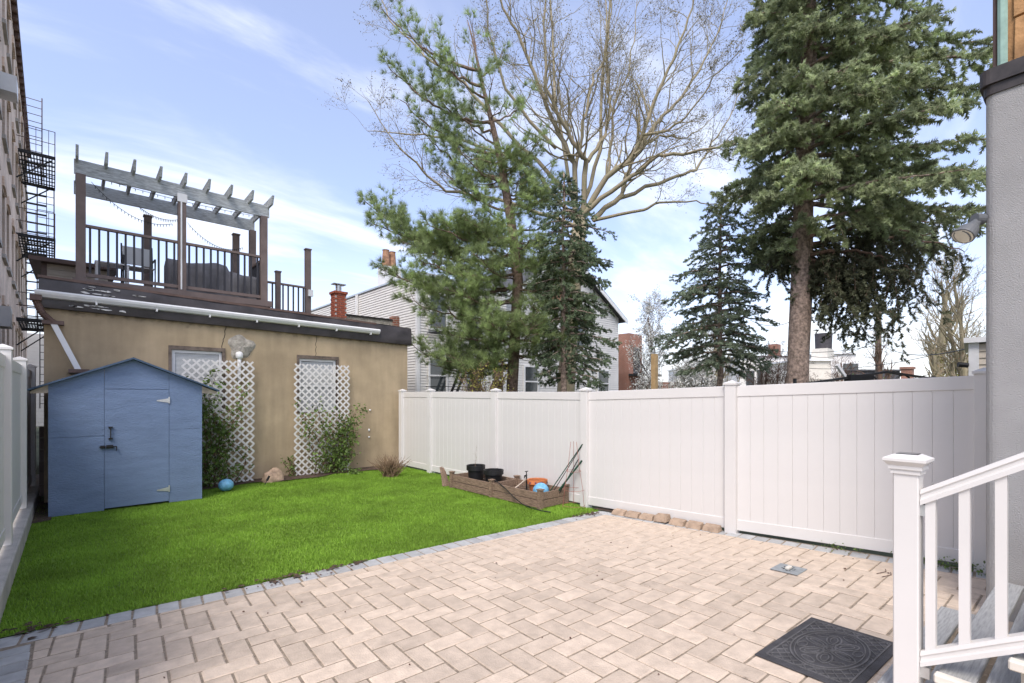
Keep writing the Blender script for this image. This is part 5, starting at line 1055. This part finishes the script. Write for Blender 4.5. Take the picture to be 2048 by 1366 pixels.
def pine():
    rr = random.Random(31); d = 13.5; base = atd(1025, HOR, d); base.z = 0; t = thing('white_pine', 'tall soft-needled pine left of the bare maple', 'tree', tuple(base)); wood = MB()
    tp = [(1024, 940), (1024, 780), (1031, 650), (1036, 560), (1026, 470), (1015, 400), (1003, 330), (985, 250), (965, 170), (948, 90), (935, 40)]; T = [atd(x, y, d)-base for x, y in tp]; T[0].z = 0
    wood.tube(T, [.19, .165, .155, .145, .135, .12, .10, .075, .05, .03, .012], 12)
    P, D, S = [], [], []
    def trunk_at(py):
        for (a, b), (A_, B_) in zip(zip(tp[:-1], tp[1:]), zip(T[:-1], T[1:])):
            if b[1] <= py <= a[1]: return A_.lerp(B_, (a[1]-py)/(a[1]-b[1]))
        return T[-1]
    def twig(p, dv, L_, r):
        n = max(2, int(L_/.09)); pts = [p]; e = p.copy()
        for i in range(n):
            dv = (dv+jit(rr, .14)+Vector((0, 0, .05))).normalized(); e = e+dv*(L_/n); pts.append(e)
            if i/n > .25:
                for q in range(2): P.append(tuple(e+jit(rr, .03))); D.append(tuple(dv+jit(rr, .38)+Vector((0, 0, .12)))); S.append(.19*rr.uniform(.8, 1.2))
        wood.tube(pts, [r*(1-.7*i/n) for i in range(n+1)], 4, False)
        return pts, dv
    def limb(a, b, r, dens=1.):
        v = b-a; L_ = v.length; n = max(5, int(L_/.18)); pts = [a.lerp(b, i/n)+Vector((0, 0, -.10*L_*math.sin(math.pi*i/n)))+jit(rr, .025) for i in range(n+1)]
        wood.tube(pts, [r*(1-.85*i/n)+.004 for i in range(n+1)], 6, False)
        for i in range(max(1, int(n*.25)), n+1):
            bd_ = (pts[i]-pts[i-1]).normalized()
            for sg in (-1, 1):
                if rr.random() > .9*dens: continue
                sd_ = bd_.cross(Vector((0, 0, 1))).normalized()*sg; l = (.32+.30*L_*(1-i/n)**.8)*rr.uniform(.6, 1.15)
                pp, dv = twig(pts[i], (bd_*.8+sd_*.85+Vector((0, 0, .22))+jit(rr, .2)).normalized(), min(l, 1.1), .009)
                if l > .45:
                    for q in range(int(l/.2)): twig(pp[rr.randrange(len(pp)//3, len(pp))], (dv*.6+jit(rr, .55)).normalized(), rr.uniform(.2, .38), .005)
        twig(pts[-1], bd_, .3, .006)
    tips = [(735, 405, 1.15), (748, 448, .6), (765, 540, .5), (815, 600, -.6), (838, 700, -.8), (870, 730, -.2), (930, 735, -.9), (1120, 690, -.9), (1160, 655, -.4), (1120, 560, -.8), (1140, 510, .3), (1105, 440, .6), (860, 450, -.9), (880, 340, .5), (845, 265, .9), (800, 200, .6), (775, 135, .4), (770, 25, .3), (815, 70, -.5), (890, 120, -.6), (1000, 110, .4), (1060, 190, .6), (1085, 280, -.4), (1100, 345, .7), (945, 50, .2), (840, 520, -1.3), (900, 580, -1.2), (960, 640, -1.2), (1080, 620, -1.2), (880, 655, -.9), (985, 500, -1.4), (960, 400, -1.2), (920, 300, -.9), (1040, 360, -1.1), (1060, 480, -1.2), (800, 480, .2), (830, 570, .6), (920, 220, .6), (860, 180, .1), (1010, 200, -.8), (985, 160, -.5), (900, 690, .5), (1000, 720, -1.0), (1060, 700, -.6)]
    for x, y, dd in tips:
        dx_ = abs(x-1010); sy = min(775, y+40+dx_*.32) if y < 420 else min(735, y+10+dx_*.10); limb(trunk_at(sy), atd(x, y, d+dd)-base, .02+.00012*dx_, .5 if y < 300 else .9)
    for k in range(46):
        y = rr.uniform(240, 690); a = trunk_at(y+40); az = rr.uniform(0, 6.28); L_ = rr.uniform(.8, 2.0)*(1 if y > 330 else .6); limb(a, a+Vector((math.cos(az)*L_, math.sin(az)*L_, rr.uniform(0., .5)*L_*.6)), .022)
    wood.obj('trunk', 'bark_pine', t, smooth=True); needles('crown', P, D, S, PIN, 'needle_pine', t, 8); return len(P)
c4 = pine()
def sprout(mb, p, dv, L_, r, lv, rr, tips, up=.10, wob=.16, nch=(4, 6), minr=.0035, ang=(.45, .95), ratio=(.35, .62)):
    n = max(3, int(L_/(.16 if lv > 1 else .11))); n = min(n, 14); pts = [p]; e = p.copy(); dirs = [dv]
    for i in range(n): dv = (dv+jit(rr, wob)*.6+Vector((0, 0, up*.5))).normalized(); e = e+dv*(L_/n); pts.append(e); dirs.append(dv)
    mb.tube(pts, [max(minr, r*(1-.72*i/n)) for i in range(n+1)], 6 if r > .03 else (4 if r > .012 else 3), False)
    if lv <= 0: tips += [pts[i] for i in range(max(1, n//3), n+1)]; return
    for c in range(rr.randint(*nch)):
        i = rr.randint(max(1, n//4), n); q = dirs[i]; a = rr.uniform(*ang); o = q.cross(jit(rr, 1)).normalized(); nd = (q*math.cos(a)+o*math.sin(a)).normalized()
        sprout(mb, pts[i], nd, L_*rr.uniform(*ratio)*(1.15-.4*i/n), max(minr, r*(1-.72*i/n)*.62), lv-1, rr, tips, up, wob, nch, minr, ang, ratio)
def polytree():
    """bare maple: main limbs follow the photo, side growth is random"""
    rr = random.Random(44); d = 18.0; base = atd(1128, HOR, d); base.z = 0; t = thing('bare_maple', 'tall bare spreading maple with swelling buds behind the pine', 'tree', tuple(base)); wood = MB(); tips = []
    def P_(l, d0, d1): n = len(l); return [atd(x, y, d+d0+(d1-d0)*i/(n-1))-base for i, (x, y) in enumerate(l)]
    k = lambda *l: [(1000+x/3.252, y/3.252) for x, y in l]
    trunk = P_([(1128, 940), (1132, 775), (1142, 620), (1154, 500), (1160, 440)], 0, 0); trunk[0].z = 0; wood.tube(trunk, [.36, .33, .30, .28, .26], 12)
    L_ = [(k((490, 1430), (490, 1060), (440, 1000), (330, 750), (220, 480), (130, 260), (20, 50), (-40, -150), (-80, -420)), 0, -1.5, .15), (k((490, 1100), (540, 820), (570, 690), (610, 480), (700, 380), (690, 100), (685, -250), (700, -500)), 0, 1.5, .10),
          (k((530, 1430), (560, 1050), (480, 930), (390, 760), (300, 570), (290, 300), (290, 0), (270, -300)), 0, -2.2, .15), (k((575, 1050), (680, 880), (715, 700), (705, 560), (690, 300), (740, 0), (760, -300)), 0, 2., .11),
          (k((540, 1430), (690, 1150), (840, 1050), (930, 880), (1000, 650), (1070, 520), (1180, 250), (1260, 0), (1320, -300)), 0, -1.8, .16), (k((600, 1420), (790, 1280), (850, 1050), (1040, 770), (1130, 700), (1300, 450), (1400, 250), (1480, 0)), 0, 1.4, .15),
          (k((520, 1400), (800, 1190), (1020, 1010), (1240, 990), (1480, 940), (1680, 880)), 0, -2.4, .13), (k((790, 1290), (1110, 1160), (1280, 1100), (1340, 990), (1480, 780), (1620, 480)), .3, 2.4, .11), (k((600, 1430), (940, 1366), (1030, 1320), (1280, 1310), (1420, 1340)), 0, -1., .09),
          ([(1152, 440), (1060, 330), (921, 277), (823, 270), (735, 262)], 0, 1.8, .11), ([(1150, 450), (1000, 400), (890, 380), (845, 340), (790, 285), (735, 200)], 0, -1.2, .10), ([(1150, 400), (1000, 250), (930, 170), (850, 110), (780, 40), (745, -40)], 0, 2.4, .11), ([(1110, 300), (1010, 180), (975, 60), (965, -120)], -.4, -2., .09),
          (k((700, 1140), (720, 960), (740, 700), (830, 480), (880, 200), (900, -100)), .2, 2.6, .09), (k((930, 880), (1100, 850), (1250, 720), (1400, 500), (1560, 330)), -.8, -2.6, .07), (k((880, 1000), (1040, 880), (1200, 900), (1330, 820), (1500, 640)), -.6, 1., .06), ([(1160, 440), (1200, 300), (1205, 150), (1225, -50), (1235, -300)], 0, 3., .12), ([(1150, 440), (1110, 200), (1100, 0), (1080, -250)], .5, 3.5, .11)]
    for l, d0, d1, r in L_:
        pts = P_(l, d0, d1); fine = []
        for a, b in zip(pts[:-1], pts[1:]):
            for q in range(4): fine.append(a.lerp(b, q/4)+jit(rr, .03))
        fine.append(pts[-1]); n = len(fine); r *= .72; wood.tube(fine, [max(.010, r*(1-.88*i/n)) for i in range(n)], 8, False)
        tl = sum((b-a).length for a, b in zip(fine[:-1], fine[1:]))
        for i in range(4, n):
            for q in range(rr.choice([0, 1, 1, 1, 2])):
                bdv = (fine[i]-fine[i-1]).normalized(); a = rr.uniform(.35, .95); o = bdv.cross(jit(rr, 1)).normalized(); nd = (bdv*math.cos(a)+o*math.sin(a)+Vector((0, 0, .12))).normalized()
                sprout(wood, fine[i], nd, min(3.2, tl*.30*(1.25-.75*i/n))*rr.uniform(.5, 1.05), max(.008, r*(1-.86*i/n)*.42), 2, rr, tips, .06, .22, (3, 5), .0038)
    wood.obj('trunk', 'bark_maple', t, smooth=True)
    T_ = np.array([tuple(p) for p in tips]); r = np.random.default_rng(3); T_ = T_[r.random(len(T_)) < .62]+r.normal(0, .03, (int(0), 3)) if False else T_[r.random(len(T_)) < .7]
    T_ = T_+r.normal(0, .04, T_.shape); T_ = np.concatenate([T_, T_+r.normal(0, .12, T_.shape)]); leafcloud('buds', T_, .027, 'bud', t, 9); return len(tips)
c5 = polytree()
def baretree(label, px, d, H, r, seed, lv=3, lean=(0, 0), leafm=None, size=.03, frac=.7, name='bare_tree', nch=(4, 6), up=.12, first=.3, bark='twig', spread=(.35, .8), ntr=1, leaves_name='leaves', jitter=.06):
    rr = random.Random(seed); b = atd(px, HOR, d); t = thing(name, label, 'tree', (b.x, b.y, 0), 0); wood = MB(); tips = []
    for s_ in range(ntr):
        n = 10; pts = [Vector((0, 0, 0))]; dv = Vector((lean[0]+(rr.uniform(-.35, .35) if ntr > 1 else 0), lean[1]+(rr.uniform(-.35, .35) if ntr > 1 else 0), 1)).normalized()
        for i in range(n): dv = (dv+jit(rr, .07)+Vector((0, 0, .08))).normalized(); pts.append(pts[-1]+dv*(H/n)*.8)
        wood.tube(pts, [r*(1-.8*i/n)+.008 for i in range(n+1)], 8, False)
        for i in range(int(n*first), n+1):
            for q in range(2):
                bdv = (pts[i]-pts[i-1]).normalized(); a = rr.uniform(*spread); o = bdv.cross(jit(rr, 1)).normalized(); nd = (bdv*math.cos(a)+o*math.sin(a)).normalized()
                sprout(wood, pts[i], nd, H*.34*(1.2-.6*i/n)*rr.uniform(.6, 1.1), max(.01, r*(1-.8*i/n)*.5), lv-1, rr, tips, up, .18, nch, .006)
    wood.obj('trunk', bark, t)
    if leafm:
        T_ = np.array([tuple(p) for p in tips]); r_ = np.random.default_rng(seed); T_ = np.repeat(T_, 2, 0); T_ = T_[r_.random(len(T_)) < frac]; T_ = T_+r_.normal(0, jitter, T_.shape); leafcloud(leaves_name, T_, size, leafm, t, seed)
    return len(tips)
c6 = baretree('white-blossomed pear tree beside the brick house', 1300, 26, 7.6, .11, 51, 3, leafm='blossom', size=.055, frac=.95, name='blossom_tree', nch=(5, 7), up=.16, first=.2, spread=(.3, .8), leaves_name='blossoms', jitter=.09)
baretree('low white-blossomed shrub behind the bluish spruce', 1372, 22, 3.4, .05, 52, 3, leafm='blossom', size=.05, frac=.8, name='blossom_shrub', first=.15, ntr=3, leaves_name='blossoms', jitter=.12)
baretree('low pale-blossomed shrub by the brick house', 1285, 24, 2.9, .04, 66, 3, leafm='blossom', size=.045, frac=.5, name='blossom_shrub', first=.15, ntr=2, leaves_name='blossoms', jitter=.12)
baretree('thin yellow-green budding shrub left of the pine trunk', 958, 12, 2.5, .02, 67, 3, leafm='leaf_spring', size=.022, frac=.35, name='budding_shrub', first=.2, ntr=3)
baretree('large bare tree behind the hanging spruce boughs', 1870, 24, 8.5, .30, 53, 3, name='bare_tree', nch=(4, 6), bark='bark_maple', first=.25, spread=(.5, 1.1), up=.16)
baretree('small bare tree left of the utility pole', 1693, 27, 4.6, .12, 54, 3, name='bare_tree', first=.3, spread=(.4, 1.), up=.14)
baretree('ivy-covered bare tree beside the utility pole', 1775, 29, 6.2, .2, 55, 3, leafm='leaf', size=.05, frac=.05, name='bare_tree', first=.3, up=.14)
baretree('rust-budded tree next to the grey wall', 1930, 19, 8.0, .12, 56, 3, leafm='leaf_rust', size=.028, frac=.16, name='budding_tree', first=.2, spread=(.3, .8), ntr=2, up=.14, bark='bark_maple')
baretree('yellow-green budding tree left of the beige shed', 1926, 21, 4.0, .045, 57, 3, leafm='leaf_spring', size=.04, frac=.8, name='budding_tree', first=.1, ntr=3, up=.12)
baretree('tangled bare bush behind the big spruce trunk', 1535, 20, 3.9, .045, 58, 3, name='bare_bush', first=.12, ntr=4, spread=(.5, 1.2), up=.05)
baretree('bare bush right of the big spruce trunk', 1630, 21, 2.6, .04, 59, 3, name='bare_bush', first=.12, ntr=3, spread=(.5, 1.2), up=.05)
baretree('bare multi-stemmed tree behind the bluish spruce', 1455, 23, 6.6, .10, 60, 3, name='bare_tree', first=.2, ntr=2, up=.18, bark='bark_maple')
es = atd(1853, 768, 40); bm = bmesh.new(); bmesh.ops.create_icosphere(bm, subdivisions=2, radius=.9); bm.to_mesh(me := bpy.data.meshes.new('x')); pts_ = np.random.default_rng(8).normal(size=(1500, 3)); pts_ /= np.linalg.norm(pts_, axis=1)[:, None]; bm.free()
sb_ = thing('evergreen_shrub', 'rounded bright green shrub top above the fence at right', 'shrub', (es.x, es.y, 0)); leafcloud('foliage', pts_*np.array([1.2, 1.2, 1.3])*np.random.default_rng(9).uniform(.75, 1.05, (1500, 1))+np.array([0, 0, es.z-.85]), .10, 'leaf', sb_, 3); MB().tube([(0, 0, 0), (0, 0, es.z-.5)], .08, 6).obj('stem', 'twig', sb_)
bpy.data.meshes.remove(me)
print('COUNTS', c1, c2, c3, c4, c5, c6, len(bpy.data.objects))
